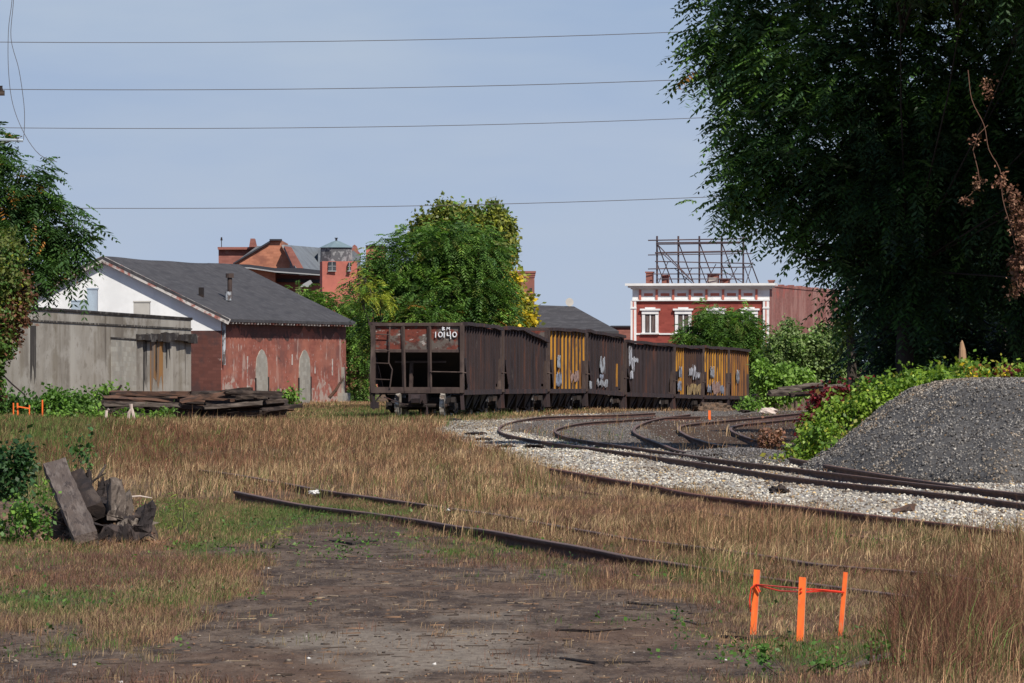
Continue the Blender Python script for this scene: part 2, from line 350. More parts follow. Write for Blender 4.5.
# ---------------------------------------------------------------- scattering on the ground
def onground(n, g, y0, y1, x0=-70, x1=1090, p=1.0):
    """n points, even over depth: nearer ground gets more per square metre"""
    D0, D1 = E*F/(y1-H), E*F/(y0-H)
    D = D0+(D1-D0)*g.random(n)**p; px = x0+(x1-x0)*g.random(n); X = (px-512)/F*D
    return X, D
def zones(X, Y):
    px, py = topx(X, Y)
    qx, qy = warp(X, Y, px, py); wx_ = px+(fbm(X*1.1, Y*.25, 41)-.5)*28
    return px, py, pm(qx, qy, Z_DIRT, 16), pm(qx, qy, Z_DARK, 6), pm(wx_, py+(fbm(X*1.1, Y*.25, 41)-.5)*1.7, Z_WHITE, 2), pm(qx, py, Z_GREY, 2), pm(qx, py, Z_SOIL, 3)
def blades(X, Y, Z, hgt, wid, az, lean, col, name, mat, parent=None, curve=.5):
    N = len(X); b = np.stack([X, Y, Z], -1); d = np.stack([np.cos(az), np.sin(az), 0*az], -1); sd = np.stack([-np.sin(az+.7), np.cos(az+.7), 0*az], -1)
    hh = hgt[:, None]; le = lean[:, None]
    mid = b + UPV*hh*.55 + d*hh*le*.35; tip = b + UPV*hh*(1-.25*le) + d*hh*le
    wv = sd*wid[:, None]*.5
    V = np.stack([b-wv*.5, b+wv*.5, mid+wv, tip, mid-wv], 1)
    base = np.arange(N)[:, None]*5
    Q = np.concatenate([base+np.array([[0, 1, 2, 4]]), ], 0); T = base+np.array([[4, 2, 3, 3]])
    Tq = base+np.array([[4, 2, 3]])
    # triangles throughout: 0-1-2, 0-2-4, 4-2-3
    T3 = np.concatenate([base+np.array([[0,1,2]]), base+np.array([[0,2,4]]), Tq], 0)
    c = np.repeat(col, 5, 0)
    return npmesh(name, V, T3, mat, parent, col=c.clip(0, 1))

M_GRASS = LEAF('dry_grass_blades', .8, .28, .12, (1.05,.98,.80))
g = RNG(11)
# clumps over the whole yard
NC = 47000
cX, cY = onground(NC, g, 401, 700, -80, 1100)
px, py, d_, k_, w_, gr_, so2 = zones(cX, cY)
gn = greenm(px, py)
n_ = fbm(cX/1.3, cY/2.5, 71)
keep = 1-np.maximum.reduce([d_*.985, k_*.80, w_*.992, gr_*.97])
keep = np.where((d_ > .4) & (n_ > .58), .13, keep)
keep *= np.where(vn(cX/.5, cY/1.2, 77) > .27, 1, .30)
inpile = (((cX-9.8)/4.75)**2+((cY-101)/14.)**2) < .95
keep = np.where(inpile, 0, keep)
keep = np.where((px > 640) & (py < 407), .5, keep)
near_plants = (px < 250) & (py > 560) | (px > 700) & (py > 590)
ok = g.random(NC) < keep; cX, cY, px, py, gn, d_, k_ = [a[ok] for a in (cX, cY, px, py, gn, d_, k_)]
NB = 13; N = len(cX)
# colour of a clump
n_a = fbm(cX/2.2, cY/6, 21); n_b = fbm(cX/1.2, cY/4, 22)
tan = np.array((.40,.245,.14)); red = np.array((.20,.095,.06)); straw = np.array((.50,.355,.20)); grn = np.array((.095,.165,.04)); olive = np.array((.20,.165,.075)); dark = np.array((.09,.055,.035))
cc = np.where((n_a > .52)[:, None], tan, straw*.8+tan*.2)
redm = np.clip(np.exp(-(((px-110)/190)**2+((py-450)/26)**2))*1.1 + np.exp(-(((px-970)/90)**2+((py-620)/60)**2)) + np.exp(-(((px-100)/120)**2+((py-582)/12)**2))*.9+np.exp(-(((px-420)/60)**2+((py-440)/12)**2))*.4, 0, 1)
rr = g.random(N); cc = np.where((rr < .15+.62*redm)[:, None], red, cc); cc = np.where(((rr > .84-.15*(n_b > .55)))[:, None], olive, cc)
cc = np.where((g.random(N) < gn*1.05)[:, None], np.where((g.random(N) < .6)[:, None], grn, olive), cc)
cc = np.where((g.random(N) < .10)[:, None], dark, cc)
hgt = .09+.19*fbm(cX/1.7, cY/5, 33) + .05*ss(80, 160, cY)
hgt *= .55+.95*vn(cX*2.3, cY*.9, 78)
hgt *= np.where((py > 500) & (px < 420) , .42, 1)*np.where((d_ > .25) | (k_ > .3), .40, 1)*np.where((py > 545) & (px < 900), .60, 1)
hgt *= np.where((py > 590) & (px < 900), .62, 1)*np.where((px > 880) & (py > 612), 1.3, 1)*np.where((px > 840) & (py > 515) & (py <= 612), .62, 1)*np.where(py < 424, .55, 1)*np.where((py > 460) & (px > 540) & (py < 530), .60, 1)*np.where((py > 525) & (px > 640) & (py < 600), 1.5, 1)
hgt *= np.where((px > 880) & (py > 612), .8+.8*vn(cX*2.6, cY, 5), 1)
# keep the sight line to the rails partly open
rep = lambda a: np.repeat(a, NB, 0)
bX = rep(cX)+g.normal(0, .055, N*NB)*(1+rep(cY)/80); bY = rep(cY)+g.normal(0, .12, N*NB)
bh = rep(hgt)*(.55+.75*g.random(N*NB)); stalk = g.random(N*NB) < .07; bh[stalk] *= 1.45
bw = (.0020+rep(cY)*.00005)*(.7+.6*g.random(N*NB)); bw[stalk] *= .8
bc = rep(cc*(1+g.normal(0, .2, (N, 1))).clip(.5, 1.5))*(1+g.normal(0, .28, (N*NB, 1))).clip(.35, 1.9); bc[stalk & (g.random(N*NB) < .5)] *= np.array((.75,.6,.6))
grass = blades(bX, bY, gz(bX, bY)-.015, bh, bw, g.random(N*NB)*6.28, np.abs(g.normal(.42, .42, N*NB)).clip(0, 1.5), bc, 'grass', M_GRASS)
tag(grass, kind='stuff', label='dry tan and reddish grass with green tufts over the rail yard')

# low dense turf between the taller clumps
NS = 38000; sX, sY = onground(NS, g, 500, 700, -60, 1090, .8); px, py, d_, k_, w_, gr_, so2 = zones(sX, sY); gn = greenm(px, py); n7 = fbm(sX*1.6, sY*.6, 171); n8 = fbm(sX*.8, sY*.4, 172)
ok = (g.random(NS) < (1-np.maximum(d_*.975, k_*.6))*(.55+.6*(n7 > .45))) & (w_ < .3); sX, sY, px, py, gn, n7, n8 = [a[ok] for a in (sX, sY, px, py, gn, n7, n8)]; N = len(sX)
cc = np.where((n8 > .5)[:, None], tan*.85, straw*.7); mauve = np.array((.20,.11,.082)); cc = np.where((g.random(N) < .30+.6*ss(.45,.6,fbm(sX*.9+7, sY*.35, 175)))[:, None], mauve, cc); cc = np.where((g.random(N) < .12)[:, None], dark, cc); cc = np.where((g.random(N) < gn*1.1+.06)[:, None], np.where((g.random(N) < .6)[:, None], grn, olive), cc)
bX = rep(sX)+g.normal(0, .06, N*NB); bY = rep(sY)+g.normal(0, .10, N*NB); bh = rep(.035+.09*n7**1.5)*(.5+g.random(N*NB))
short = blades(bX, bY, gz(bX, bY)-.01, bh, .0030*(.7+.7*g.random(N*NB)), g.random(N*NB)*6.28, np.abs(g.normal(.5, .5, N*NB)).clip(0, 1.8), rep(cc)*(1+g.normal(0, .25, (N*NB, 1))).clip(.4, 1.8), 'short_grass', M_GRASS)
tag(short, kind='stuff', label='short matted dry grass in the foreground')

# tall reddish dead stalks fanning out of a clump at the right
N = 1500; cb = g.integers(0, 12, N); bxs = np.array([905,925,940,955,975,990,1010,890,930,965,1020,950]); bys = np.array([640,655,646,668,640,660,650,676,676,680,672,632])
b_ = [G(x, y) for x, y in zip(bxs, bys)]; X = np.array([p.x for p in b_])[cb]+g.normal(0, .07, N); Y = np.array([p.y for p in b_])[cb]+g.normal(0, .25, N)
hh = (.16+.36*g.random(N)**1.4)*np.array([1.3,1.0,1.5,.8,1.1,.8,1.0,.7,.8,.7,.7,1.4])[cb]; az = np.where(g.random(N) < .5, 0, 3.14)+g.normal(0, .6, N)
cs = np.array([(.17,.075,.05),(.11,.05,.04),(.25,.13,.08),(.34,.22,.12)])[g.choice(4, N, p=[.4,.25,.25,.1])]*(1+g.normal(0, .15, (N, 1)))
tag(blades(X, Y, gz(X, Y)-.01, hh, .0032*(.7+.8*g.random(N)), az, np.abs(g.normal(.30, .28, N)).clip(0, 1.1), cs, 'dry_weeds', M_GRASS), kind='stuff', label='tall reddish dead weed stalks at the lower right')

# flattened thatch on the dirt and low green leaves
def leaflets(name, X, Y, Z, size, pal, g, label, k=6, mat=None, kind='stuff', spread=.5, parent=None):
    N = len(X); cols = np.array(pal)[g.integers(0, len(pal), N)]*(1+g.normal(0, .2, (N, 1)))
    C = np.stack([X, Y, Z+size*.35], -1); D = norm(g.normal(0, 1, (N, 3))*[1, 1, .3]+[0, 0, .7])
    v, c = broad(C, D, size*(.7+.6*g.random(N)), cols, g, k)
    v[:, 2] = np.maximum(v[:, 2], np.repeat(Z, 4*k)+.002)
    o = npmesh(name, v, np.arange(len(v)).reshape(-1, 4), mat or M_WEED, parent, col=c.clip(0, 1)); return tag(o, kind=kind, label=label)
M_WEED = LEAF('green_weed_leaves', .5, .3)
X, Y = onground(60000, g, 403, 690); px, py = topx(X, Y); gn = greenm(px, py); n5 = fbm(X*1.3, Y*.5, 91)
ok = (g.random(len(X)) < gn**1.2*.85*(n5 > .44)) & (py > 408)
X, Y = X[ok], Y[ok]
leaflets('weeds', X, Y, gz(X, Y), .048, [(.07,.15,.03),(.09,.19,.035),(.12,.2,.05),(.06,.11,.035)], g, 'low green weeds sprouting through dirt and dry grass')

# stones: small irregular lumps
def stones(name, X, Y, Z, size, cols, g, label, flat=.75, parent=None, rough=.85):
    N = len(X); base = np.array([(1,0,0),(-1,0,0),(0,1,0),(0,-1,0),(0,0,1),(0,0,-1)], float)
    tri = np.array([(0,2,4),(2,1,4),(1,3,4),(3,0,4),(2,0,5),(1,2,5),(3,1,5),(0,3,5)])
    q = g.normal(0, 1, (N, 3)); qa = norm(q); qb = norm(np.cross(qa, g.normal(0, 1, (N, 3)))); qc = np.cross(qa, qb)
    Rm = np.stack([qa, qb, qc], 1)
    sc_ = size[:, None]*.5*(.6+.7*g.random((N, 3)))
    v = np.einsum('kj,nj,nji->nki', base, sc_, Rm)*(.8+.4*g.random((N, 6, 1))); v[:, :, 2] *= flat
    V = v+np.stack([X, Y, Z+size*.12], -1)[:, None]
    T = (np.arange(N)[:, None, None]*6+tri).reshape(-1, 3)
    return tag(npmesh(name, V, T, M_STONE if rough > .5 else M_STONE, parent, col=np.repeat(cols, 6, 0).clip(0, 1)), kind='stuff', label=label)
M_STONE = LEAF('crushed_stone', .85, 0, .25)
def stonecol(n, g, pal, w): return np.array(pal)[g.choice(len(pal), n, p=np.array(w)/sum(w))]*(1+g.normal(0, .16, (n, 1))).clip(.5, 1.5)
X, Y = onground(130000, g, 411, 560, 420, 1100); px, py, d_, k_, w_, gr_, so2 = zones(X, Y)
ok = g.random(len(X)) < w_*(.95-.45*(fbm(X*.9, Y*.2, 12) > .60)); X, Y = X[ok], Y[ok]; n = len(X); dirty = fbm(X*.7+3, Y*.16, 212)
WP = [(.46,.44,.41),(.34,.32,.29),(.22,.19,.17),(.56,.53,.48),(.44,.32,.17),(.12,.09,.075),(.29,.30,.33)]
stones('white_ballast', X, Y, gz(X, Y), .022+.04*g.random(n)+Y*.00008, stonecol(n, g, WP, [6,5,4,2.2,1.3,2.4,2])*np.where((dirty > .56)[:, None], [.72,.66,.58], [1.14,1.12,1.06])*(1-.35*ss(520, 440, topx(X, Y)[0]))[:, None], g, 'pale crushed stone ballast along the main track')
X, Y = onground(70000, g, 407, 505, 490, 1100); px, py, d_, k_, w_, gr_, so2 = zones(X, Y)
ok = (g.random(len(X)) < np.maximum(gr_, w_*.2)*(1-.75*so2)*.75); X, Y = X[ok], Y[ok]; n = len(X)
GPAL = [(.13,.115,.105),(.17,.155,.145),(.22,.205,.195),(.075,.065,.06),(.20,.13,.08)]
stones('grey_gravel', X, Y, gz(X, Y), .02+.035*g.random(n)+Y*.00006, stonecol(n, g, GPAL, [5,5,2.5,3,.8]), g, 'grey gravel between the curved tracks')
X, Y = onground(34000, g, 440, 700); px, py, d_, k_, w_, gr_, so2 = zones(X, Y)
ok = g.random(len(X)) < np.maximum(d_, k_)*.6; X, Y = X[ok], Y[ok]; n = len(X)
stones('pebbles', X, Y, gz(X, Y), (.009+.03*g.random(n)**5), stonecol(n, g, [(.12,.088,.066),(.25,.21,.17),(.5,.48,.46),(.06,.045,.036),(.2,.12,.08)], [7,1.5,.25,5,.8]), g, 'scattered pebbles and cinders on the dirt', .6)
# bark, twigs and chips lying on the dirt
X, Y = onground(9000, g, 505, 700); px, py, d_, k_, w_, gr_, so2 = zones(X, Y)
ok = g.random(len(X)) < np.maximum(d_, k_*.8)*.62+.1; X, Y = X[ok], Y[ok]; n = len(X)
az = g.normal(0, .55, n); Ln = .015+.16*g.random(n)**4.5; dx = np.cos(az)*Ln; dy = np.sin(az)*Ln; th = .003+.006*g.random(n)
Zb = gz(X, Y); Zc = gz(X+dx, Y+dy)
v = np.stack([np.stack([X-dx*.5, Y, Zb-.004], -1), np.stack([X+dx*.5, Y+dy, Zc-.004], -1), np.stack([X+dx*.45, Y+dy, Zc+th], -1), np.stack([X-dx*.4, Y+.003, Zb+th*.8], -1), np.stack([X, Y+dy*.5+.012, (Zb+Zc)/2-.004], -1)], 1)
T = (np.arange(n)[:, None, None]*5+np.array([(0,1,2),(0,2,3),(3,2,4),(2,1,4),(0,3,4)])).reshape(-1, 3)
tag(npmesh('debris', v, T, M_STONE, col=np.repeat(stonecol(n, g, [(.05,.035,.028),(.12,.075,.05),(.26,.2,.14),(.20,.12,.075)], [5,3,.8,1]), 5, 0)), kind='stuff', label='bark chips and twigs littering the dirt')

# ---------------------------------------------------------------- rails
M_RAIL = MAT('rusty_rail', (.085,.042,.032), [((.15,.075,.052), (5,5,9), .45, .65, .8), ((.035,.022,.02), (2,2,20), .5, .62, .6)], .85)
M_RAILTOP = MAT('rail_head', (.13,.085,.07), [((.19,.10,.07), (1,1,1), .45, .6, .7)], .6)
M_RAILR = MAT('reddish_rail', (.17,.075,.055), [((.10,.045,.035), (3,3,9), .48, .62, .8), ((.24,.12,.09), (6,6,6), .56, .66, .7)], .85)
def spline(pts, step=5.0):
    pts = [np.array(p, float) for p in pts]; out = []
    pts = [2*pts[0]-pts[1]] + pts + [2*pts[-1]-pts[-2]]
    for i in range(1, len(pts)-2):
        p0, p1, p2, p3 = pts[i-1:i+3]; n = max(2, int(np.linalg.norm(p2-p1)/step))
        for k in range(n):
            t = k/n; out.append(.5*((2*p1)+(-p0+p2)*t+(2*p0-5*p1+4*p2-p3)*t*t+(-p0+3*p1-3*p2+p3)*t**3))
    out.append(pts[-2]); return out
PROF = [(-.068,-.06),(.068,-.06),(.068,-.045),(.012,-.03),(.012,.055),(.037,.065),(.037,.095),(.030,.10),(-.030,.10),(-.037,.095),(-.037,.065),(-.012,.055),(-.012,-.03),(-.068,-.045)]
def rail(pts, parent, zt=.10, lift=0.0, sc_=1.0, sink=None):
    """pts: bearing and depth row of the rail head"""
    SP = spline(pts); W = [G(x, y, zt) for x, y in SP]; V = []; n = len(PROF)
    DZ = [0. if sink is None else -sink[2]*float(ss(sink[0], sink[1], x))+.02*(float(vn(x/45, y*0, 4))-.5) for x, y in SP]
    for i, p in enumerate(W):
        a, b = W[max(i-1, 0)], W[min(i+1, len(W)-1)]; d = (b-a); d.z = 0; d.normalize(); s_ = Vector((d.y, -d.x, 0))
        for q in PROF: V.append(tuple(Vector((p.x, p.y, zt-.10*sc_+lift+DZ[i])) + s_*q[0]*sc_ + Vector((0, 0, q[1]*sc_))))
    fs, mi = [], []
    for i in range(len(W)-1):
        for k in range(n):
            fs.append((i*n+k, i*n+(k+1) % n, (i+1)*n+(k+1) % n, (i+1)*n+k)); mi.append(1 if k in (6, 7, 8) else 0)
    return npmesh('rail', V, fs, [M_RAILR, M_RAILR] if sc_ == .95 else [M_RAIL, M_RAILTOP], parent, mi=mi)
def track(label, rails, zt=.10, sc_=1.0, sinks=None):
    r = empty('railway_track', (0, 0, 0), 0, label, 'railway track', 'tracks curving through the yard')
    for i_, p in enumerate(rails): rail(p, r, zt, 0, sc_, sinks[i_] if sinks else None)
    return r
RLA = [(655,412.6),(619,414.5),(580,415.3),(541,416.8),(516,420.6),(502,425.0),(499,429),(503,432.8),(525,438),(556,443),(619,451),(720,465.5),(795,477),(874,486),(953,494.5),(1024,503.5),(1130,519)]
RLB = [(700,416.5),(660,417.5),(625,419.7),(590,421.8),(569,425.0),(556,429.0),(557,433.0),(575,438.5),(619,445),(720,459),(795,468),(890,479.6),(940,485.5),(1024,494),(1130,507)]
track('main track with dark curved rails laid in white ballast', [RLA, RLB], .10, .8)
track('double rails bending sharply beside the dark soil left of the vines', [[(835,409.5),(801,412.6),(747,418),(704,422),(683,424.8),(678.5,429),(687,435),(704,441),(722,445),(745,447.8)],
      [(835,413.5),(799,418),(769,421),(737,424.6),(730.5,428.8),(737,433.2),(752,438.4),(773,443.5),(800,449)]])
track('single brown curved rail ending in grey gravel behind the main track', [[(690,414),(665,417),(646,421.4),(635,426.9),(634.5,432),(644,437),(660,443),(675,449),(690,452),(722,453)]])
track('rusty rail meeting the main track at the foot of the gravel pile', [[(790,457.5),(826,464.6),(890,475.2),(937,482.3),(985,489),(1040,495)]], .12, .96)
track('rusty brown rails on the grassy edge of the white ballast', [[(550,468),(585,474),(619,480),(656,486),(700,494.5),(795,505.6),(890,517),(953,524.2),(1024,533.5),(1130,549)],
      [(556,481.6),(640,493),(712,505.5),(795,519),(900,533),(1024,553),(1130,570)]], .095, .95, [None, (400, 500, .085)])
track('overgrown track with two rails sunk in tan grass', [[(236,491.5),(250,494.6),(306,504.6),(419,519),(560,543),(620,552),(703,562),(800,575),(881,585),(997,600),(1100,614)],
      [(200,470),(246,476.4),(336,491.5),(406,501),(469,509.6),(560,521.5),(660,536),(774,550.5),(819,557.5),(927,566),(997,575),(1100,588)]], .10, .96, [(560, 740, .055), (430, 600, .055)])
# ---------------------------------------------------------------- hopper cars
RUST = (.062,.036,.034)
M_RUST = MAT('rusted_steel', (.042,.028,.029), [((.10,.042,.03), (2.2,2.2,.35), .52, .66, .8), ((.022,.016,.019), (3,3,.4), .46, .64, .9), ((.12,.10,.095), (6,6,.9), .62, .74, .5)], .85, .0, ((20,20,4), .4, .03))
M_DARK = MAT('grimy_underframe', (.022,.017,.017), [((.055,.032,.024), (3,3,3), .5, .7, .6)], .8)
M_SLOPE = MAT('slope_sheet_steel', (.018,.014,.016), [((.045,.026,.02), (2,2,.6), .5, .7, .5)], .8)
M_POST = MAT('weathered_post', (.070,.048,.042), [((.15,.11,.095), (3,3,1), .5, .7, .6), ((.04,.026,.026), (4,4,2), .48, .62, .7)], .8)
M_ENDP = MAT('peeling_end_paint', (.115,.095,.085), [((.15,.030,.018), (1.6,1.6,2.6), .47, .53, .9), ((.055,.02,.016), (5,5,5), .5, .62, .8), ((.36,.33,.31), (4,4,7), .61, .66, .75)], .8, bump=((14,14,14), .3, .02))
M_YEL = MAT('worn_yellow_paint', (.50,.24,.03), [((.15,.06,.02), (9,9,.5), .46, .60, .9), ((.06,.035,.025), (6,6,.8), .57, .66, .85)], .7)
M_ORG = MAT('rust_stained_paint', (.28,.12,.035), [((.08,.04,.028), (8,8,.45), .44, .6, .9), ((.38,.18,.05), (10,10,.6), .56, .66, .6)], .75)
M_BRN = MAT('brown_rust_sheet', (.085,.042,.026), [((.045,.028,.024), (4,4,.4), .44, .62, .85)], .85)
M_WHT = MAT('chalky_white_paint', (.40,.43,.47), [((.075,.055,.05), (5,5,3), .46, .58, .95)], .7)
M_GRF = MAT('graffiti_paint', (.72,.74,.78), [((.3,.3,.34), (5,5,5), .55, .66, .6)], .6)
M_SPR = MAT('worn_spray_paint', (.50,.52,.57), [((.07,.05,.05), (6,6,2), .45, .56, .95)], .7)
M_PINK = MAT('pinkish_paint', (.40,.26,.22), [((.09,.05,.04), (5,5,3), .46, .58, .95)], .7)
M_TAN = MAT('faded_yellow_lettering', (.42,.30,.12), [((.09,.05,.03), (6,6,4), .46, .56, .95)], .7)
M_BLU = MAT('pale_blue_paint', (.26,.30,.38), [((.07,.05,.05), (6,6,4), .46, .58, .95)], .7)
M_WHEEL = MAT('polished_tread_highlight', (.50,.46,.42), [((.10,.07,.055), (3,3,5), .46, .58, .9)], .4, .3)  # pale diffuse colour carries the highlight on the tread

def hopper(loc, rz, Ln, Ht, label, styles, patches=(), sag=0., detail=1, tilt=0., nr_=13):
    """x runs away from the camera end, -y is the side facing the tracks; z = 0 on the rail head"""
    r = empty('hopper_car', loc, rz, label, 'hopper car', 'old rusty hopper cars standing coupled in line'); r.rotation_euler.y = tilt
    h = Ln/2-.25; W = 1.58; zb = .92; zt = Ht; ze = zt-.92; inn = 1.25
    for sy in (-1, 1):
        s_ = MB(); sg = sag if sy < 0 else 0
        z_r = lambda x: zt-.06-sg*max(0, (x+h*.2)/(h*1.2))
        y0, y1 = (sy*W-.03*sy, sy*W)
        s_.prism([(-h+.12,z_r(-h)),(-h+.12,ze+.1),(-h+inn,zb+.12),(-h+inn,zb),(h-inn,zb),(h-inn,zb+.12),(h-.12,ze+.1),(h-.12,z_r(h)),(0,z_r(0)),(-h*.2,z_r(-h*.2))], 'y', min(y0,y1), max(y0,y1), 0)
        xs = np.linspace(-h+.42, h-.42, nr_)
        g2 = RNG(int(abs(loc[0]*100))+sy+5)
        for i, x in enumerate(xs):
            st = styles[min(int(i/nr_*len(styles)), len(styles)-1)]
            zlo = zb+.02 if abs(x) < h-inn else zb+.12+(abs(x)-(h-inn))/(inn-.12)*(ze-zb)
            a = sy*W; b = sy*(W+.065); j = g2.normal(0, .012)
            top = z_r(x)-.02
            if st == 4: s_.box(x-.05, x+.05, min(a,b), max(a,b), zb+.25, zb+1.2, 1); s_.box(x-.048, x+.048, min(a,b), max(a,b)-.004, zb+1.2, top, 0); continue
            s_.box(x-.045+j, x+.045+j, min(a,b), max(a,b), zlo, top, {0: 0, 1: 1, 2: 2, 3: 3}[st])
        s_.build('side_sheet', [M_RUST, M_YEL, M_ORG, M_BRN], r)
        t_ = MB(); n = 9; g3 = RNG(7+int(abs(loc[0]*37)))
        pts = [(x, sy*(W+.05), zt-sg*max(0, (x+h*.2)/(h*1.2))+g3.normal(0, .018)) for x in np.linspace(-h, h, n)]
        for p, q in zip(pts, pts[1:]): t_.beam(p, q, .20, .12)
        t_.build('top_chord', M_RUST, r)
        t_ = MB(); t_.box(-h, h, min(sy*(W-.06), sy*(W+.07)), max(sy*(W-.06), sy*(W+.07)), zb-.12, zb+.05); t_.build('side_sill', M_RUST, r)
    for sx in (-1, 1):
        e = MB(); x = sx*h
        e.box(min(x, x-sx*.03), max(x, x-sx*.03), -W+.02, W-.02, ze, zt-.02, 0); e.build('end_panel', M_ENDP, r)
        e = MB()
        for y in (-W+.03, W-.03): e.box(x-.08+sx*.05, x+.08+sx*.05, y-.07, y+.07, zb-.05, zt-.05)
        for y in (W*.30, -W*.28): e.beam((x+sx*.08, y, zb-.02), (x+sx*.05, y+.04, zt-.08), .07, .12)
        e.box(x-.07+sx*.05, x+.07+sx*.05, -W-.02, W+.02, zb-.06, zb+.14)
        e.box(min(x, x+sx*.09), max(x, x+sx*.09), -W, W, zt-.07, zt+.04)
        e.box(x-.02+sx*.03, x+.02+sx*.03, -W, W, ze-.05, ze+.04)
        e.build('end_frame', M_POST, r, jit=.006)
        e = MB(); e.prism([(sx*(h-.15), ze+.12),(sx*(h-.15), ze+.06),(sx*(h-2.6), zb-.1),(sx*(h-2.7), zb-.1)][::1], 'y', -W+.05, W-.05); e.build('slope_sheet', M_SLOPE, r)
        # braces between end sill and slope sheet
        e = MB()
        for y in (-.32, .32): e.beam((x-sx*.55, y, zb), (x-sx*.62, y*.95, zb+.98), .10, .12)
        e.beam((x-sx*.62, -.9, zb+1.02), (x-sx*.62, .9, zb+1.02), .07, .07)
        e.build('slope_brace', M_POST, r)
        if detail:
            e = MB()
            yl = W-.12 if sx < 0 else -W+.12; yr = yl-.50 if sx < 0 else yl+.50
            e.tube([(x+sx*.16, yr, zb+.1), (x+sx*.18, yr-.09, zb+.75), (x+sx*.14, yr+.04, zb+1.0), (x+sx*.14, yr, zt-.1)], .028, 5)
            for z in (zb+.42, zb+.98, zb+1.42, zt-.35): e.tube([(x+sx*.16, yl, z), (x+sx*.16, yr, z-.02)], .018, 5)
            e.build('ladder', M_POST, r)
            e = MB(); e.tube([(x+sx*.15, -W*.28, zb+.68), (x+sx*.17, -W+.02, zb+.66), (x+sx*.05, -W-.12, zb+.64)], .02, 5); e.build('grab_iron', M_POST, r)
            e = MB(); e.box(x-.25, x+.25, -.30, .30, zb-.42, zb-.08); e.beam((x, 0, zb-.28), (x+sx*.55, 0, zb-.28), .18, .2); e.tube([(x+sx*.5, -.15, zb-.28), (x+sx*.5, .15, zb-.28)], .17, 8)
            e.tube([(x+sx*.3, -.2, zb-.3), (x+sx*.4, -.38, .35), (x+sx*.4, -.36, .12)], .03, 5)
            e.build('coupler', M_RUST, r, jit=.01)
            e = MB(); ys = W-.05
            e.beam((x, ys, zb), (x, ys+.02, .30), .08, .08); e.beam((x, ys-.3, zb-.05), (x, ys, zb-.40), .05, .05); e.beam((x, ys-.02, .33), (x, ys-.02, .55), .3, .05)
            e.build('step', M_RUST, r); e = MB(); e.beam((x, -ys, zb), (x, -ys-.04, .28), .10, .12); e.build('corner_step', M_RUST, r); e = MB()
            e.tube([(x+sx*.05, ys-.35, zb-.2), (x+sx*.05, .2, zb-.55)], .02, 5)
            e.build('brake_rod', M_RUST, r)
        # trucks
        tr = MB(); xc = sx*(h-1.55)
        for sy in (-1, 1):
            tr.prism([(xc-1.05,.40),(xc-.95,.52),(xc-.35,.50),(xc-.15,.72),(xc+.15,.72),(xc+.35,.50),(xc+.95,.52),(xc+1.05,.40),(xc+.8,.28),(xc+.3,.16),(xc-.3,.16),(xc-.8,.28)], 'y', *sorted((sy*.98, sy*1.12)))
            tr.box(xc-.16, xc+.16, *sorted((sy*1.0, sy*1.17)), .24, .50)
            for q in (-.85, .85): tr.box(xc+q-.13, xc+q+.13, *sorted((sy*1.02, sy*1.2)), .28, .54)
        tr.box(xc-.18, xc+.18, -1.1, 1.1, .42, .70)
        tk = tr.build('truck', M_DARK, r)
        for q in (-.85, .85):
            ax = MB(); ax.tube([(xc+q, -1.0, .42), (xc+q, 1.0, .42)], .075, 8); ax.build('axle', M_DARK, tk)
            for sy in (-1, 1):
                wv = MB(); wv.tube([(xc+q, sy*.715, .42), (xc+q, sy*.745, .42), (xc+q, sy*.75, .42), (xc+q, sy*.86, .42)], [.45, .45, .43, .42], 20); wv.build('wheel', M_WHEEL, tk, smooth=False)
    # centre sill and hopper chutes
    e = MB(); e.box(-h, h, -.18, .18, zb-.35, zb-.02); e.build('centre_sill', M_DARK, r)
    nch = max(2, int(Ln/3.2)); xs = np.linspace(-h+3.1, h-3.1, nch)
    for xx in xs:
        e = MB(); a, b = .95, .36
        for sy in (-1, 1):
            y0, y1 = sorted((sy*.25, sy*1.38)); yi, yo = sorted((sy*.35, sy*1.2))
            v = [(xx-a,y0,zb-.12),(xx+a,y0,zb-.12),(xx+a,y1,zb-.12),(xx-a,y1,zb-.12),(xx-b,yi,.26),(xx+b,yi,.26),(xx+b,yo,.26),(xx-b,yo,.26)]
            e.add(v, ((0,1,2,3),(7,6,5,4),(4,5,1,0),(5,6,2,1),(6,7,3,2),(7,4,0,3)))
            e.beam((xx-a-.05, sy*1.42, zb-.1), (xx-b, sy*1.25, .3), .05, .07); e.beam((xx+a+.05, sy*1.42, zb-.1), (xx+b, sy*1.25, .3), .05, .07)
        e.build('hopper_chute', M_DARK, r)
    for (u0, u1, v0, v1, m) in patches:
        e = MB(); x0, x1 = -h+u0*2*h, -h+u1*2*h; z0, z1 = zb+v0*(zt-zb), zb+v1*(zt-zb); gp = RNG(int(u0*1000)); n = 11
        # ragged outline
        top = [(x0+(x1-x0)*k/n, z1-gp.random()**2*(z1-z0)*.45) for k in range(n+1)]; bot = [(x0+(x1-x0)*k/n, z0+gp.random()**2*(z1-z0)*.4) for k in range(n+1)]
        e.prism(bot+top[::-1], 'y', -W-.08, -W-.068); e.build('painted_patch', m, r)
    return r
def stroke(e, pts, w, x, M=None):
    for p, q in zip(pts, pts[1:]):
        e.beam((x, p[0], p[1]), (x, q[0], q[1]), w, w*.3) if False else e.tube([(x, p[0], p[1]), (x, q[0], q[1])], w/2, 6)

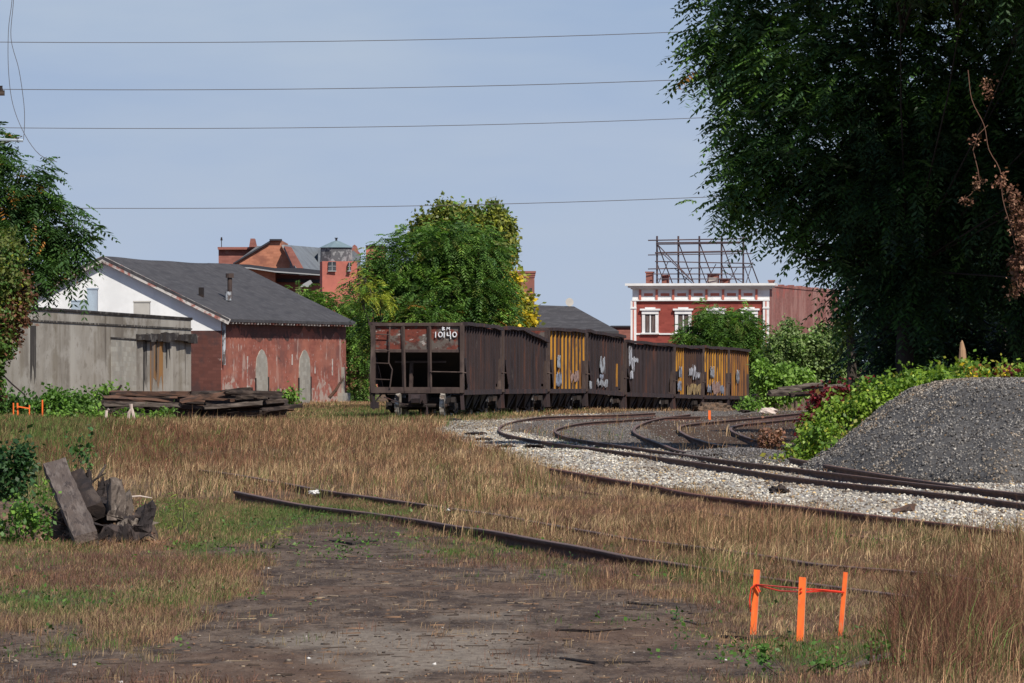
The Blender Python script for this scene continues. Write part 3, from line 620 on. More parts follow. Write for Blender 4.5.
# corner line of the train: bearing of the near right corner, depth
corn = [(465,207.0,-.08),(502,218.0,-.10),(548,229.0,-.13),(586,240.0,-.17),(624.5,251.0,-.36),(674,264.0,-.50),(703,275.0,-.60),(728.5,286.0,-.68),(749,297.0,-.76)]
cw = [Vector(((a-512)/F*b, b, c)) for a, b, c in corn]
cw[0].x -= .10
STY = [([0], 3.25), ([0], 3.20), ([1], 3.27), ([0,0,0,0,0,0,0,0,0,4,0,0], 3.27), ([0], 3.10), ([1,1,3,3,3,3,0,0], 3.12), ([1,1,1,1,1,2,1], 3.20), ([2,1,2,2,2,2,1], 3.22)]
PAT = [[], [], [(.14,.30,.06,.30,M_BLU),(.18,.26,.36,.58,M_WHT),(.55,.8,.12,.34,M_PINK)], [(.30,.44,.30,.62,M_WHT),(.22,.52,.06,.22,M_WHT),(.30,.40,.2,.3,M_BLU),(.02,.08,.02,.16,M_WHT)],
       [(.03,.09,.50,.92,M_SPR),(.09,.15,.42,.72,M_SPR),(.15,.22,.60,.70,M_SPR),(.05,.12,.28,.45,M_SPR)], [(.10,.20,.33,.60,M_BLU),(.05,.18,.08,.30,M_BLU),(.46,.62,.40,.58,M_SPR),(.6,.72,.32,.64,M_SPR),(.72,.88,.34,.50,M_SPR),(.40,.90,.02,.26,M_TAN)],
       [(.22,.38,.36,.62,M_WHT),(.30,.62,.02,.34,M_PINK),(.62,.80,.04,.24,M_BLU),(.10,.24,.06,.24,M_BLU)], [(.32,.46,.28,.58,M_WHT),(.36,.42,.40,.50,M_BLU)]]
LAB = ['rusty open end of the nearest hopper car with white chalked number and ladder', 'dark rusty hopper car with a sagging top edge behind the numbered car',
       'hopper car with bright yellow ribs behind the car with the sagging top', 'dark brown hopper car with one short yellow rib and pale patches',
       'lower grey brown hopper car with white graffiti smear at its near end', 'brown hopper car with two yellow ribs and peeling pale lettering',
       'hopper car with many yellow ribs and pinkish patch low on its side', 'last hopper car of the train with orange brown ribs']
cars = []
for i in range(8):
    a, b = cw[i], cw[i+1]; d = (b-a); L_ = math.hypot(d.x, d.y); rz = math.atan2(d.y, d.x)
    n_ = Vector((-math.sin(rz), math.cos(rz), 0))     # towards the far (left) side
    mid = (a+b)/2 + n_*1.6
    cars.append(hopper(mid, rz, L_-.35, STY[i][1], LAB[i], STY[i][0], PAT[i], sag=.42 if i == 1 else (.10 if i == 0 else 0), detail=1, tilt=-math.atan2(d.z, L_), nr_=14 if i < 2 else (10 if i in (2,6,7) else 13)))
# chalk marks on the near end panel: BM over 10140
c0 = cars[0]; hx = -( (math.hypot(*(cw[1]-cw[0]).xy)-.35)/2-.25)-.055
def glyphs(spec, y0, z0, hh, ww, gap, wd):
    e = MB(); y = y0
    for ch in spec:
        S_ = {'1': [[(0,0),(.1,1)]], '0': [[(.5+.5*math.cos(t), .5+.42*math.sin(t)) for t in np.linspace(0, 6.28, 10)]],
              '4': [[(.1,.9),(.0,.35),(.9,.3)],[(.75,1.1),(.9,-.25)]], 'B': [[(0,0),(0,1),(.7,.8),(.1,.5),(.8,.25),(0,0)]], 'M': [[(0,0),(.15,1),(.5,.4),(.85,1),(1,0)]]}[ch]
        k = .35 if ch == '1' else 1
        for st in S_:
            for p, q in zip(st, st[1:]): e.tube([(0, y-p[0]*ww*k, z0+p[1]*hh), (0, y-q[0]*ww*k, z0+q[1]*hh)], wd, 6)
        y -= ww*k+gap
    return e
o = glyphs('10140', -.62, 2.78, .20, .14, .055, .021).build('car_number', M_GRF, c0); o.location.x = hx
o = glyphs('BM', -.86, 3.03, .11, .11, .04, .013).build('chalked_letters', M_GRF, c0); o.location.x = hx
# rails under the train
track('track under the standing hopper cars', [], .1)
tr_ = [o for o in COL.objects if o.name.startswith('railway_track')][-1]
for off in (.78, 2.22):
    V = []; pts = [cw[0]-(cw[1]-cw[0])*.35] + cw + [cw[-1]+(cw[-1]-cw[-2])*.4]
    for i, p in enumerate(pts):
        d = (pts[min(i+1, len(pts)-1)]-pts[max(i-1, 0)]).normalized(); nn = Vector((-d.y, d.x, 0)).normalized(); s_ = -nn
        for q in PROF: V.append(tuple(p+nn*off+s_*q[0]+Vector((0, 0, q[1]-.10))))
    n = len(PROF); fs = [(i*n+k, i*n+(k+1) % n, (i+1)*n+(k+1) % n, (i+1)*n+k) for i in range(len(pts)-1) for k in range(n)]
    npmesh('rail', V, fs, [M_RAIL], tr_)

# ---------------------------------------------------------------- warehouse
M_BRICK = MAT('old_red_brick', (.34,.115,.085), [((.17,.075,.065), (.35,.35,.5), .46, .60, .8), ((.46,.38,.34), (.9,.9,.30), .57, .66, .6), ((.09,.055,.05), (.6,.6,1.6), .60, .68, .7), ((.42,.16,.11), (.25,.25,.4), .45, .6, .6), ((.46,.36,.32), (3,3,2.0), .58, .64, .7)], .9, brick=(.42,.15,.018,(.85,.8,.78)), local=True)
M_BRICKD = MAT('sooty_brick', (.14,.055,.045), [((.06,.035,.035), (1,1,1), .45, .6, .8), ((.40,.33,.30), (1.1,1.1,1.6), .60, .66, .7)], .9, brick=(.42,.15,.018,(.8,.8,.8)), local=True)
M_BLOCK = MAT('grey_block_infill', (.40,.385,.345), [((.22,.21,.19), (.8,.8,.5), .5, .65, .8), ((.30,.27,.23), (3,3,3), .5, .6, .6)], .9, brick=(.4,.2,.012,(.82,.82,.82)), local=True)
M_WGAB = MAT('white_painted_brick', (.86,.87,.88), [((.72,.73,.74), (1.5,1.5,1), .55, .7, .5)], .8, local=True)
M_SHING = MAT('charcoal_shingles', (.060,.058,.064), [((.085,.083,.09), (2.5,2.5,2.5), .48, .62, .6), ((.035,.034,.04), (.5,3,.5), .5, .65, .6)], .9, bump=((6,1.2,3), .4, .03), local=True)
M_PEEL = MAT('peeling_white_trim', (.50,.47,.45), [((.28,.08,.06), (1.5,1.5,1.5), .5, .6, .9), ((.10,.08,.07), (5,5,5), .52, .62, .7)], .85)
M_CONC = MAT('streaked_concrete', (.33,.305,.27), [((.13,.11,.09), (.16,.16,.05), .46, .60, .75), ((.17,.145,.11), (.95,.95,.10), .50, .64, .6), ((.38,.36,.33), (.5,.5,.7), .48, .62, .7), ((.15,.125,.10), (2.5,2.5,2.5), .54, .66, .5), ((.40,.38,.345), (.5,.5,.05), .55, .66, .8), ((.085,.07,.06), (1.8,1.8,.12), .60, .70, .7)], .9, local=True, bump=((3,3,3), .2, .03))
M_CAP = MAT('dark_parapet_cap', (.035,.03,.03), [((.15,.14,.13), (2,2,2), .5, .65, .7)], .9)
M_STAIN = MAT('rust_water_stain', (.30,.155,.055), [((.16,.13,.11), (3,3,.35), .42, .58, .95)], .9)
M_BLACK = MAT('black_water_stain', (.05,.045,.042), [((.22,.2,.18), (5,5,.5), .5, .6, .8)], .9)
M_GALV = MAT('galvanised_sheet', (.42,.50,.58), [((.3,.34,.4), (1,1,.3), .5, .6, .6)], .55, .2)
M_BEIGE = MAT('beige_sheet', (.45,.43,.40), [((.34,.32,.3), (1,1,1), .5, .6, .5)], .7)
wx, wy = -13.06, 270.; wd = math.atan2(21.0, 4.95)
wh = empty('brick_warehouse', (wx, wy, -.15), wd, 'red brick warehouse with white gable and long dark shingled roof', 'warehouse')
WL, WW, WE, WR = 21.8, 11.0, 4.18, 6.82
e = MB(); e.prism([(0,0),(WW,0),(WW,WE-.12),(WW/2,WR-.42),(0,WE-.12)], 'x', 0, WL); e.build('wall', M_BRICK, wh)
e = MB(); e.prism([(.02,3.45),(WW,3.45),(WW,WE),(WW/2,WR-.14),(0.02,WE-.02)], 'x', -.02, -.003); e.build('painted_gable', M_WGAB, wh)
e = MB(); e.prism([(.03,0),(1.55,0),(1.55,3.45),(.03,3.45)], 'x', -.02, -.003); e.build('sooty_wall_strip', M_BRICKD, wh)
rf = MB()
for sy in (0, 1):
    f = lambda y: y if sy == 0 else WW-y
    sl = (WR-WE)/(WW/2); n = 24
    P0 = (f(-.45), WE-.45*sl); P1 = (f(WW/2), WR)
    vs = []
    for i in range(n+1):
        x = -.35+(WL+.7)*i/n; sgz = .05*math.sin(i*.7)*.5-.10*math.sin(math.pi*i/n)
        vs += [(x, P0[0], P0[1]), (x, (P0[0]+P1[0])/2, (P0[1]+P1[1])/2+sgz), (x, P1[0], P1[1]+sgz*.6), (x, P1[0], P1[1]-.14+sgz*.6), (x, P0[0], P0[1]-.12)]
    fs = []
    for i in range(n):
        for k in range(5): fs.append((i*5+k, i*5+(k+1) % 5, (i+1)*5+(k+1) % 5, (i+1)*5+k))
    fs += [(0,1,2,3,4), tuple(n*5+k for k in (4,3,2,1,0))]; rf.add(vs, fs)
roof = rf.build('roof', M_SHING, wh)
e = MB(); e.tube([(6.9,1.6,WE+.8),(6.9,1.6,WE+1.75)], .11, 8); e.tube([(6.9,1.6,WE+1.75),(6.9,1.6,WE+1.95)], .19, 8); e.build('vent_pipe', M_POST, roof)
e = MB(); e.tube([(6.3,1.5,WE+.7),(6.3,1.5,WE+1.1)], .14, 8); e.build('vent_cap', M_WHT, roof)
e = MB(); e.box(2.8,3.0,1.7,1.9,WE+.8,WE+1.25); e.build('vent_stub', M_DARK, roof)
e = MB(); sl = (WR-WE)/(WW/2)
for sy in (0, 1):
    f = lambda y: y if sy == 0 else WW-y
    e.beam((-.30, f(-.45), WE-.45*sl-.13), (-.30, f(WW/2), WR-.13), .10, .26)
e.build('rake_board', M_PEEL, wh, jit=.015)
e = MB(); g4 = RNG(4)
for x in np.arange(.4, WL, .52): e.box(x-.05, x+.05, -.43, -.02, WE-.42+g4.normal(0,.01), WE-.28)
e.build('rafter_tail', M_PEEL, wh)
e = MB(); e.tube([(.06,-.08,WE-.35),(.06,-.08,1.9)], .08, 8); e.build('downspout', M_WHT, wh)
for x0, top in ((6.6, 2.62), (14.1, 2.62)):
    e = MB(); hw = 1.0; e.prism([(x0-hw,.05),(x0+hw,.05),(x0+hw,top-.85),(x0+hw*.85,top-.4),(x0+.35,top-.08),(x0,top),(x0-.35,top-.08),(x0-hw*.85,top-.4),(x0-hw,top-.85)], 'y', -.035, -.004)
    q = e.build('bricked_up_opening', M_BLOCK, wh)
    e = MB(); e.box(x0+hw, x0+hw+.13, -.06, -.004, .05, 1.35); e.box(x0-hw-.12, x0-hw, -.05, -.004, .05, 1.3); e.build('side_jamb', M_DARK, wh)
e = MB(); e.box(20.2, 21.7, -.25, 0, 0, .55); e.box(20.9, 21.1, -.12, -.002, .55, 1.8); e.build('concrete_footing', M_BLOCK, wh)
e = MB(); e.box(-.05,.0,-.02,.0,0,.1)
for (x, z0, z1) in ((11.9,1.9,2.4),(16.0,1.5,2.1),(19.2,1.4,2.2),(4.2,.2,2.3)):
    e = MB(); e.box(x-.06, x+.06, -.03, -.003, z0, z1); e.build('wall_anchor', M_PEEL, wh)
e = MB(); e.tube([(1.5,-.1,.6),(6,-.4,1.2)],.01,4)
def ragged(x0, x1, zc, amp, up, seed, m, name, n=46, top=None):
    g_ = RNG(seed); xs_ = np.linspace(x0, x1, n); zr_ = zc+amp*(fbm(xs_*.5, xs_*0+seed, seed, 5)-.35)*1.6+g_.normal(0, .04, n)
    e_ = MB(); e_.prism([(x, z) for x, z in zip(xs_, zr_)]+[(x1, top), (x0, top)] if top is not None else [(x, z) for x, z in zip(xs_, zr_)]+[(x1, 0), (x0, 0)], 'y', -.006-.002*(seed % 3), -.003); return e_.build(name, m, wh)
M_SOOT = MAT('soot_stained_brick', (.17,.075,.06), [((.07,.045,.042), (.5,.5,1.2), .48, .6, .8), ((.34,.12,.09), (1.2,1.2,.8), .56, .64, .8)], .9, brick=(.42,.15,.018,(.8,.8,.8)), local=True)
M_EFF = MAT('flaking_whitewash', (.42,.33,.29), [((.32,.105,.08), (1.6,1.6,1.8), .46, .54, .95), ((.22,.10,.08), (4,4,4), .56, .64, .7)], .9, local=True)
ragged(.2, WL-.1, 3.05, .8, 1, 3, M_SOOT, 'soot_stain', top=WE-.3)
ragged(.1, 6.0, .9, 1.1, 0, 7, M_EFF, 'whitewash_patch'); ragged(8.4, 13.0, .4, .9, 0, 11, M_EFF, 'whitewash_patch'); ragged(15.3, WL-.1, .35, 1.1, 0, 16, M_EFF, 'whitewash_patch')
# ---------------------------------------------------------------- concrete annexe on its left
A = Vector((-13.80, 258., 0)); ad = Vector((-6.04, -26., 0)).normalized(); rzc = math.atan2(ad.y, ad.x)
cb = empty('concrete_building', (A.x, A.y, -.1), rzc, 'streaked grey concrete wall building with dark parapet left of the brick warehouse', 'building')
# local x runs toward the camera, local -y side ... visible face is +y? visible side faces right
vis = 1 if (Vector((math.sin(-rzc), math.cos(-rzc), 0)).x > 0) else -1
ny = Vector((-math.sin(rzc), math.cos(rzc), 0)); vs_ = 1 if ny.x > 0 else -1
def Y2(a, b): return sorted((vs_*a, vs_*b))
e = MB(); CL = 32.
e.prism([(0,0),(CL,0),(CL,4.15),(0,3.80)], 'y', *Y2(-9, 0)); e.build('wall', M_CONC, cb)
e = MB(); e.prism([(-.1,3.80),(CL,4.15),(CL,4.26),(-.1,3.90)], 'y', *Y2(-9.1, .05)); e.build('parapet', M_CAP, cb, jit=.03, seed=3)
e = MB(); e.prism([(-.05,3.36),(CL,3.66),(CL,3.72),(-.05,3.43)], 'y', *Y2(.003, .04)); e.build('string_course', M_BLACK, cb)
def ux(px):     # distance along the wall that bears on px
    k = (px-512)/F; return (k*A.y-A.x)/(ad.x-k*ad.y)
e = MB(); x0, x1 = ux(136), ux(111); e.prism([(x0,.1),(x1,.1),(x1,2.92),(x0,2.86)], 'y', *Y2(.003, .02)); e.build('blocked_doorway', M_BLOCK, cb)
e = MB(); e.prism([(x0-.1,2.88),(x1+.1,2.94),(x1+.1,3.0),(x0-.1,2.94)], 'y', *Y2(.003, .05)); e.build('lintel', M_CAP, cb)
e = MB(); x0, x1 = ux(193), ux(136); g5 = RNG(8); n = 12
for k in range(n):
    a_, b_ = x0+(x1-x0)*k/n, x0+(x1-x0)*(k+1)/n; e.box(a_, b_, *Y2(0, .15+g5.random()*.2), 2.92-g5.random()*.14, 3.12+g5.random()*.1)
e.build('broken_ledge', M_CAP, cb, jit=.02)
for (p0, p1, z0, z1, m) in ((150,163,.5,2.9,M_STAIN),(143,147,.4,2.9,M_BLACK),(165,170,1.6,2.9,M_BLACK),(155,157,.9,2.9,M_BLACK),(187,191,.3,2.9,M_WGAB),(30,36,1.0,3.4,M_BLACK)):
    a_, b_ = ux(p1), ux(p0); e = MB(); n = 8; g6 = RNG(p0)
    bot = [(a_+(b_-a_)*k/n, z0+g6.random()*1.0) for k in range(n+1)]
    if m is M_WGAB: continue
    e.prism(bot+[(b_, z1), (a_, z1)], 'y', *Y2(.003, .008)); e.build('water_stain', m, cb)
for (lab, p0, p1, yt, m, D) in (('tall pale blue sheet metal box on the concrete roof', 87, 97, 288, M_GALV, 264.), ('low pale blue sheet metal box left of the tall one', 71, 86, 300, M_GALV, 263.), ('beige square box on the concrete roof', 133.5, 149.5, 301, M_BEIGE, 265.)):
    a_ = P(p0, yt, D); b_ = P(p1, 316, D); e = MB(); e.box(a_.x, b_.x, D, D+.6, 3.0, a_.z); e.box(a_.x-.03, b_.x+.03, D-.03, D+.63, a_.z-.06, a_.z+.001)
    tag(e.build('rooftop_unit', m), lab, 'rooftop unit')

# ---------------------------------------------------------------- mill complex
M_MBR = MAT('orange_brick', (.47,.20,.125), [((.56,.27,.17), (.3,.3,.4), .45, .62, .6), ((.20,.08,.06), (.5,.5,.5), .55, .68, .7), ((.50,.38,.32), (1.2,1.2,.8), .62, .68, .6)], .9, brick=(.5,.18,.02,(.85,.8,.78)), local=True)  # brick colour lightened to stand in for haze over the distant mill
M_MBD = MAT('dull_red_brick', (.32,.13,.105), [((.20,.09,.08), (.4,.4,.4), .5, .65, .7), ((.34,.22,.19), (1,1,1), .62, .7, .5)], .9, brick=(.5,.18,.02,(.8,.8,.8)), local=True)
M_TOW = MAT('tower_red_render', (.46,.15,.115), [((.32,.11,.09), (.6,.6,.6), .5, .66, .7), ((.46,.2,.16), (1,1,.5), .6, .7, .5)], .9, local=True)  # tower colour lightened likewise for distance haze
M_SLATE = MAT('grey_slate', (.17,.19,.215), [((.11,.12,.14), (.8,.8,.8), .48, .62, .7), ((.26,.27,.29), (3,3,3), .6, .68, .5)], .8, local=True)
M_SLD = MAT('mottled_slate_cladding', (.10,.10,.11), [((.30,.30,.31), (3.2,3.2,3.2), .50, .58, .7)], .85, local=True)
M_COPPER = MAT('blue_grey_sheet_roof', (.17,.235,.27), [((.24,.3,.33), (2,2,2), .5, .65, .5)], .6, local=True)
M_TAR = MAT('dark_tar_edge', (.035,.037,.048), [], .8)
M_PALE = MAT('pale_stone_coping', (.32,.33,.34), [((.3,.3,.3), (1,1,1), .5, .65, .6)], .85)
M_GLASS = MAT('dirty_window_glass', (.03,.035,.04), [((.10,.11,.12), (1.5,1.5,1.5), .5, .6, .6)], .15, 0, spec=.6)
M_WPAINT = MAT('white_painted_trim', (.78,.78,.78), [((.60,.58,.56), (2,2,2), .55, .68, .6)], .6)
M_STK = MAT('salmon_painted_trim', (.55,.17,.12), [], .7)
def pxprism(name, poly, D, dp, m, parent=None):
    e = MB(); e.prism([tuple(P(x, y, D).xz) for x, y in poly], 'y', D, D+dp); return e.build(name, m, parent)
def root(name, D, px, label, cat):
    return empty(name, (P(px, H, D).x, D, 0), 0, label, cat)
def put(o, r):                                   # parent without moving
    o.parent = r; o.matrix_parent_inverse = Matrix.Translation(r.location).inverted(); return o
def gy(D): return H+E*F/D
D = 440.
r = root('brick_mill', D, 258, 'orange brick mill with stepped gable and pale coping rising behind the warehouse', 'mill')
put(pxprism('wall', [(232,266),(233,264),(270,242),(270,240),(281,240),(281,246),(294,268),(294,388),(232,388)], D, 14, M_MBR), r)
put(pxprism('coping', [(281.5,245),(284,245),(296,268.5),(293,268.5)], D-.3, .8, M_PALE), r)
put(pxprism('parapet_cap', [(269.5,239),(281.5,239),(281.5,240.6),(269.5,240.6)], D-.3, 1.2, M_TAR), r)
put(pxprism('verge', [(233,264.5),(233,263),(270,240.5),(270,242.5)], D-.25, 1., M_TAR), r)
e = MB(); a_, b_ = P(283,245,D+3), P(322,248,D+9)
e.add([tuple(P(283,244.6,D+2)), tuple(P(330,248.6,D+22)), tuple(P(340,276,D+14)), tuple(P(300,276,D-3)), tuple(P(283,300,D+2)), tuple(P(330,300,D+22)), tuple(P(340,300,D+14)), tuple(P(300,300,D-3))], ((0,1,2,3),(4,7,6,5),(0,3,7,4),(3,2,6,7),(2,1,5,6),(1,0,4,5)))
put(e.build('roof', M_SLATE), r)
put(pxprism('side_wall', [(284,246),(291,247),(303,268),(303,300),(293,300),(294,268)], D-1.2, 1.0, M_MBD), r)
D = 455.
r = root('brick_block', D, 230, 'flat topped dull brick block with tapered chimney left of the stepped gable', 'building')
put(pxprism('wall', [(218.5,249),(262,249),(262,388),(219.5,388)], D, 8, M_MBD), r)
put(pxprism('cornice', [(217.5,247),(263,247),(263,249.5),(217.8,249.5)], D-.4, 8.8, M_MBD), r)
put(pxprism('chimney', [(249,247),(250.5,238.5),(254.5,238.5),(256.5,247)], D-2, 1.5, M_MBD), r)
e = MB(); a_ = P(221.5,247,D+2); e.tube([a_, a_+Vector((0,0,.55))], .03, 5); e.tube([a_+Vector((0,0,.5)), a_+Vector((0,0,.75))], [.1,.06], 6); put(e.build('roof_vent', M_DARK), r)
put(pxprism('slate_roof', [(234,263),(257,246),(262,246),(262,264)], D-3, 2.5, M_SLATE), r)
D = 425.
r = root('low_brick_range', D, 250, 'long low brick range with dark flat roof edge below the mill gable', 'building')
put(pxprism('wall', [(200,266),(207,265),(240,267),(275,270.5),(275,388),(200,388)], D, 10, M_MBR), r)
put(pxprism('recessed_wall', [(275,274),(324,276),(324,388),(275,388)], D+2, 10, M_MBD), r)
put(pxprism('roof_edge', [(200,264.2),(208,263),(250,264.6),(275,268),(300,268),(322,270.5),(322,274),(275,271.5),(240,267.2),(207,265.6),(200,266.4)], D-.6, 11, M_TAR), r)
put(pxprism('gutter', [(208,265.6),(250,267.4),(275,271),(322,274.5),(322,275.6),(275,272.3),(250,268.6),(208,266.6)], D-.9, .28, M_PALE), r)
put(pxprism('dark_band', [(277,278.5),(322,279.5),(322,283),(277,282)], D+1.6, .4, M_TAR), r)
put(pxprism('roof_sheet', [(300,287),(303,284),(310,280),(312,283),(308,287)], D-4, 1.5, M_PALE), r)
D = 410.; s_ = F/D
r = root('brick_tower', D, 338, 'square red tower with mottled slate drum and blue grey pyramid cap', 'tower')
e = MB(); c_ = P(338.5, 262, D+2.3); hw = 1.15; Z1 = P(0,261,D).z
e.box(-1.2, 1.2, -1.2, 1.2, 0, Z1); o = e.build('wall', M_TOW); o.location = (c_.x, c_.y, 0); o.rotation_euler.z = .10; put(o, r)
def octo(z0, r0, z1, r1, name, m, n=8, rot=.39):
    e = MB(); e.tube([(0,0,z0),(0,0,z1)], [r0, r1], n); o = e.build(name, m); o.location = (c_.x-.15, c_.y, 0); o.rotation_euler.z = rot; return put(o, r)
octo(Z1-.02, 1.17, P(0,246.6,D).z, 1.13, 'slate_drum', M_SLD); octo(P(0,247,D).z, 1.26, P(0,241,D).z, .32, 'cap_roof', M_COPPER); octo(P(0,241,D).z, .32, P(0,240,D).z, .05, 'cap_top', M_COPPER)
octo(P(0,241,D).z, .07, P(0,237.4,D).z, .07, 'finial_post', M_TAR, 6); octo(P(0,237.8,D).z, .12, P(0,237,D).z, .12, 'finial', M_TAR, 6)
for (x0, x1, y0, y1) in ((328.3, 336, 261.8, 270.6), (348, 350.8, 262.5, 270.5)):
    f_ = put(pxprism('window', [(x0,y0),(x1,y0),(x1,y1),(x0,y1)], D+.90, .3, M_GLASS), r)
    e = MB(); a_, b_ = P(x0, y0, D+.88), P(x1, y1, D+.88)
    for k in (.5,): e.box(a_.x+(b_.x-a_.x)*k-.02, a_.x+(b_.x-a_.x)*k+.02, D+.86, D+.90, b_.z, a_.z)
    e.box(a_.x, b_.x, D+.86, D+.90, (a_.z+b_.z)/2-.02, (a_.z+b_.z)/2+.02); e.box(a_.x-.03, b_.x+.03, D+.84, D+.90, b_.z-.06, b_.z); q = e.build('window_bars', M_PALE); put(q, r)
D = 450.
r = root('slate_roofed_building', D, 350, 'grey slate roofed building with curved chimney right behind the red tower', 'building')
put(pxprism('roof', [(318,248),(345,250),(351,252),(358,268),(330,272),(318,270)], D, 6, M_SLATE), r)
put(pxprism('wall', [(320,268),(364,268),(364,388),(320,388)], D+1, 5, M_MBD), r)
put(pxprism('chimney', [(351,254),(352.5,246),(354.5,244.5),(356.5,246),(358,251),(361,254)], D-1, 1.5, M_MBD), r)
put(pxprism('gable_roof', [(350,255),(353,250),(360,256),(359,268),(350,268)], D-1.5, 3, M_SLATE), r)
D = 470.
r = root('distant_brick_block', D, 372, 'small bright red brick block showing beside the big green tree', 'building')
put(pxprism('wall', [(366,246),(384,246),(384,388),(366,388)], D, 6, M_TOW), r)
put(pxprism('coping', [(365.5,245.2),(384.5,245.2),(384.5,246.2),(365.5,246.2)], D-.2, 6.4, M_TAR), r)
# brick stack tower right of the big tree
D = 362.
r = root('brick_chimney_tower', D, 522, 'dull red corbelled brick tower standing between the yellow leaves and dark roof', 'tower')
put(pxprism('wall', [(503,277),(534.5,277),(534.5,388),(503,388)], D, 2.0, M_MBD), r)
for k, (yy, o_) in enumerate(((277.4,.4),(275.4,.9),(273,1.4))): put(pxprism('corbel', [(503-o_,yy-2),(534.5+o_,yy-2),(534.5+o_,yy),(503-o_,yy)], D-.04*(k+1), 2.0+.08*(k+1), M_MBD), r)
put(pxprism('window', [(529.5,288),(532,288),(532,291),(529.5,291)], D-.01, .1, M_GLASS), r)
# dark roofed shed behind the train
D = 330.; r = root('dark_roofed_shed', D, 560, 'low building with a broad dark shingled hip roof behind the train', 'building')
e = MB(); x0, x1 = P(478,0,D).x, P(617,0,D).x; ze = P(0,331,D).z; zr = P(0,305.5,D+5).z
e.box(x0+.3, x1-.3, D+.3, D+9.7, 0, ze-.05); put(e.build('wall', M_MBD), r)
e = MB(); rx0, rx1 = P(490,0,D+5).x, P(574,0,D+5).x
e.add([(x0-.1,D,ze),(x1+.1,D,ze),(x1+.1,D+10,ze),(x0-.1,D+10,ze),(rx0,D+5,zr+.12),(rx1,D+5,zr-.05),(x0-.1,D,ze-.15),(x1+.1,D,ze-.15),(x1+.1,D+10,ze-.15),(x0-.1,D+10,ze-.15)],
      ((0,1,5,4),(1,2,5),(2,3,4,5),(3,0,4),(6,9,8,7),(0,6,7,1),(1,7,8,2),(2,8,9,3),(3,9,6,0)))
rf2 = put(e.build('roof', M_SHING), r)
e = MB(); a_ = P(569, 304.5, D+5); e.tube([a_-Vector((0,0,.3)), a_], .03, 6); e.tube([a_+Vector((-.03,.06,.12)), a_+Vector((0,0,.12)), a_+Vector((.03,-.10,.13))], [.05,.15,.24], 12); put(e.build('satellite_dish', M_BEIGE), r)
e = MB(); a_, b_ = P(515,296.5,D+4), P(529,299.5,D+4); e.box(a_.x, b_.x, D+3.6, D+4.6, b_.z-.6, b_.z); e.box(a_.x-.05, b_.x+.05, D+3.5, D+4.7, b_.z, b_.z+.08); put(e.build('skylight', M_PALE), r)
D = 520.; r = root('distant_brick_block', D, 626, 'thin sliver of dark red building just left of the white corniced facade', 'building')
put(pxprism('wall', [(612,327),(634,327),(634,384),(612,384)], D, 5, M_MBD), r); put(pxprism('coping', [(611,325.6),(635,325.6),(635,327.2),(611,327.2)], D-.2, 5.4, M_TAR), r)
# ---------------------------------------------------------------- corniced brick building with billboard frame
M_FAC = MAT('painted_red_brick', (.30,.068,.052), [((.24,.05,.04), (1,1,1), .5, .65, .6)], .8, brick=(.5,.16,.01,(.9,.85,.85)), local=True)
M_SIDE = MAT('faded_party_wall_brick', (.33,.14,.12), [((.40,.22,.19), (.22,.22,.12), .46, .6, .8), ((.22,.10,.09), (.5,.5,.3), .52, .66, .7), ((.40,.11,.09), (.25,.25,.3), .58, .64, .7)], .9, brick=(.5,.18,.015,(.85,.82,.8)), local=True)
cx_, cy_ = 21.5, 500.; rz = math.atan2(39, 7.1)
fb = empty('corniced_brick_building', (cx_, cy_, -.9), rz, 'red brick building with white cornice and tall white framed windows', 'building')
s5 = 12.0; Zp = lambda y: (H-y)/s5+E+.9; Yp = lambda x: (770-x)/s5/ .985
FW = Yp(633)
e = MB(); e.box(.001, 46, 0, FW, 0, Zp(286.5)); e.build('wall', M_SIDE, fb)
e = MB(); e.box(-.12, -.002, 0.02, FW-.02, 0, Zp(288)); e.build('facade', M_FAC, fb)
e = MB(); e.box(-.95, .6, -.55, FW+.5, Zp(285.6), Zp(283.2)); e.box(-.70, .4, -.35, FW+.3, Zp(287.6), Zp(285.6)); e.box(-.45, .2, -.15, FW+.1, Zp(289), Zp(287.6)); e.build('cornice', M_WPAINT, fb)
e = MB(); e.box(-.24, -.122, .02, FW-.02, Zp(300), Zp(289)); fr = e.build('frieze', M_WPAINT, fb)
e = MB(); e.box(-.34, -.122, .0, FW, Zp(300.8), Zp(299.2)); e.build('frieze_moulding', M_WPAINT, fb)
nb = 8; yy = [Yp(641+ (757-641)*k/(nb-1)) for k in range(nb)]
for k in range(nb):
    e = MB(); e.box(-.36, -.242, yy[k]-.09, yy[k]+.09, Zp(299.8), Zp(289.4)); e.build('bracket', M_STK, fr)
for k in range(nb-1):
    a_, b_ = yy[k+1]+.33, yy[k]-.33; e = MB(); e.box(-.262, -.242, a_, b_, Zp(295.8), Zp(293)); e.build('frieze_panel', M_STK, fr)
for x0, x1 in ((631.5, 637), (763.5, 769.5)):
    e = MB(); e.box(-.30, -.122, Yp(x1), Yp(x0), .0, Zp(300.5)); e.box(-.36, -.13, Yp(x1+.3), Yp(x0-.3), Zp(308.6), Zp(307.2)); p_ = e.build('pilaster', M_WPAINT, fb)
    e = MB(); m_ = (x0+x1)/2; e.box(-.32, -.302, Yp(m_+.6), Yp(m_-.6), .3, Zp(309.4)); e.box(-.32, -.302, Yp(m_+.6), Yp(m_-.6), Zp(306.5), Zp(301.4)); e.build('pilaster_stripe', M_STK, p_)
e = MB(); e.box(-.22, -.122, Yp(763.5), Yp(637), Zp(334.6), Zp(333)); e.build('sill_course', M_WPAINT, fb)
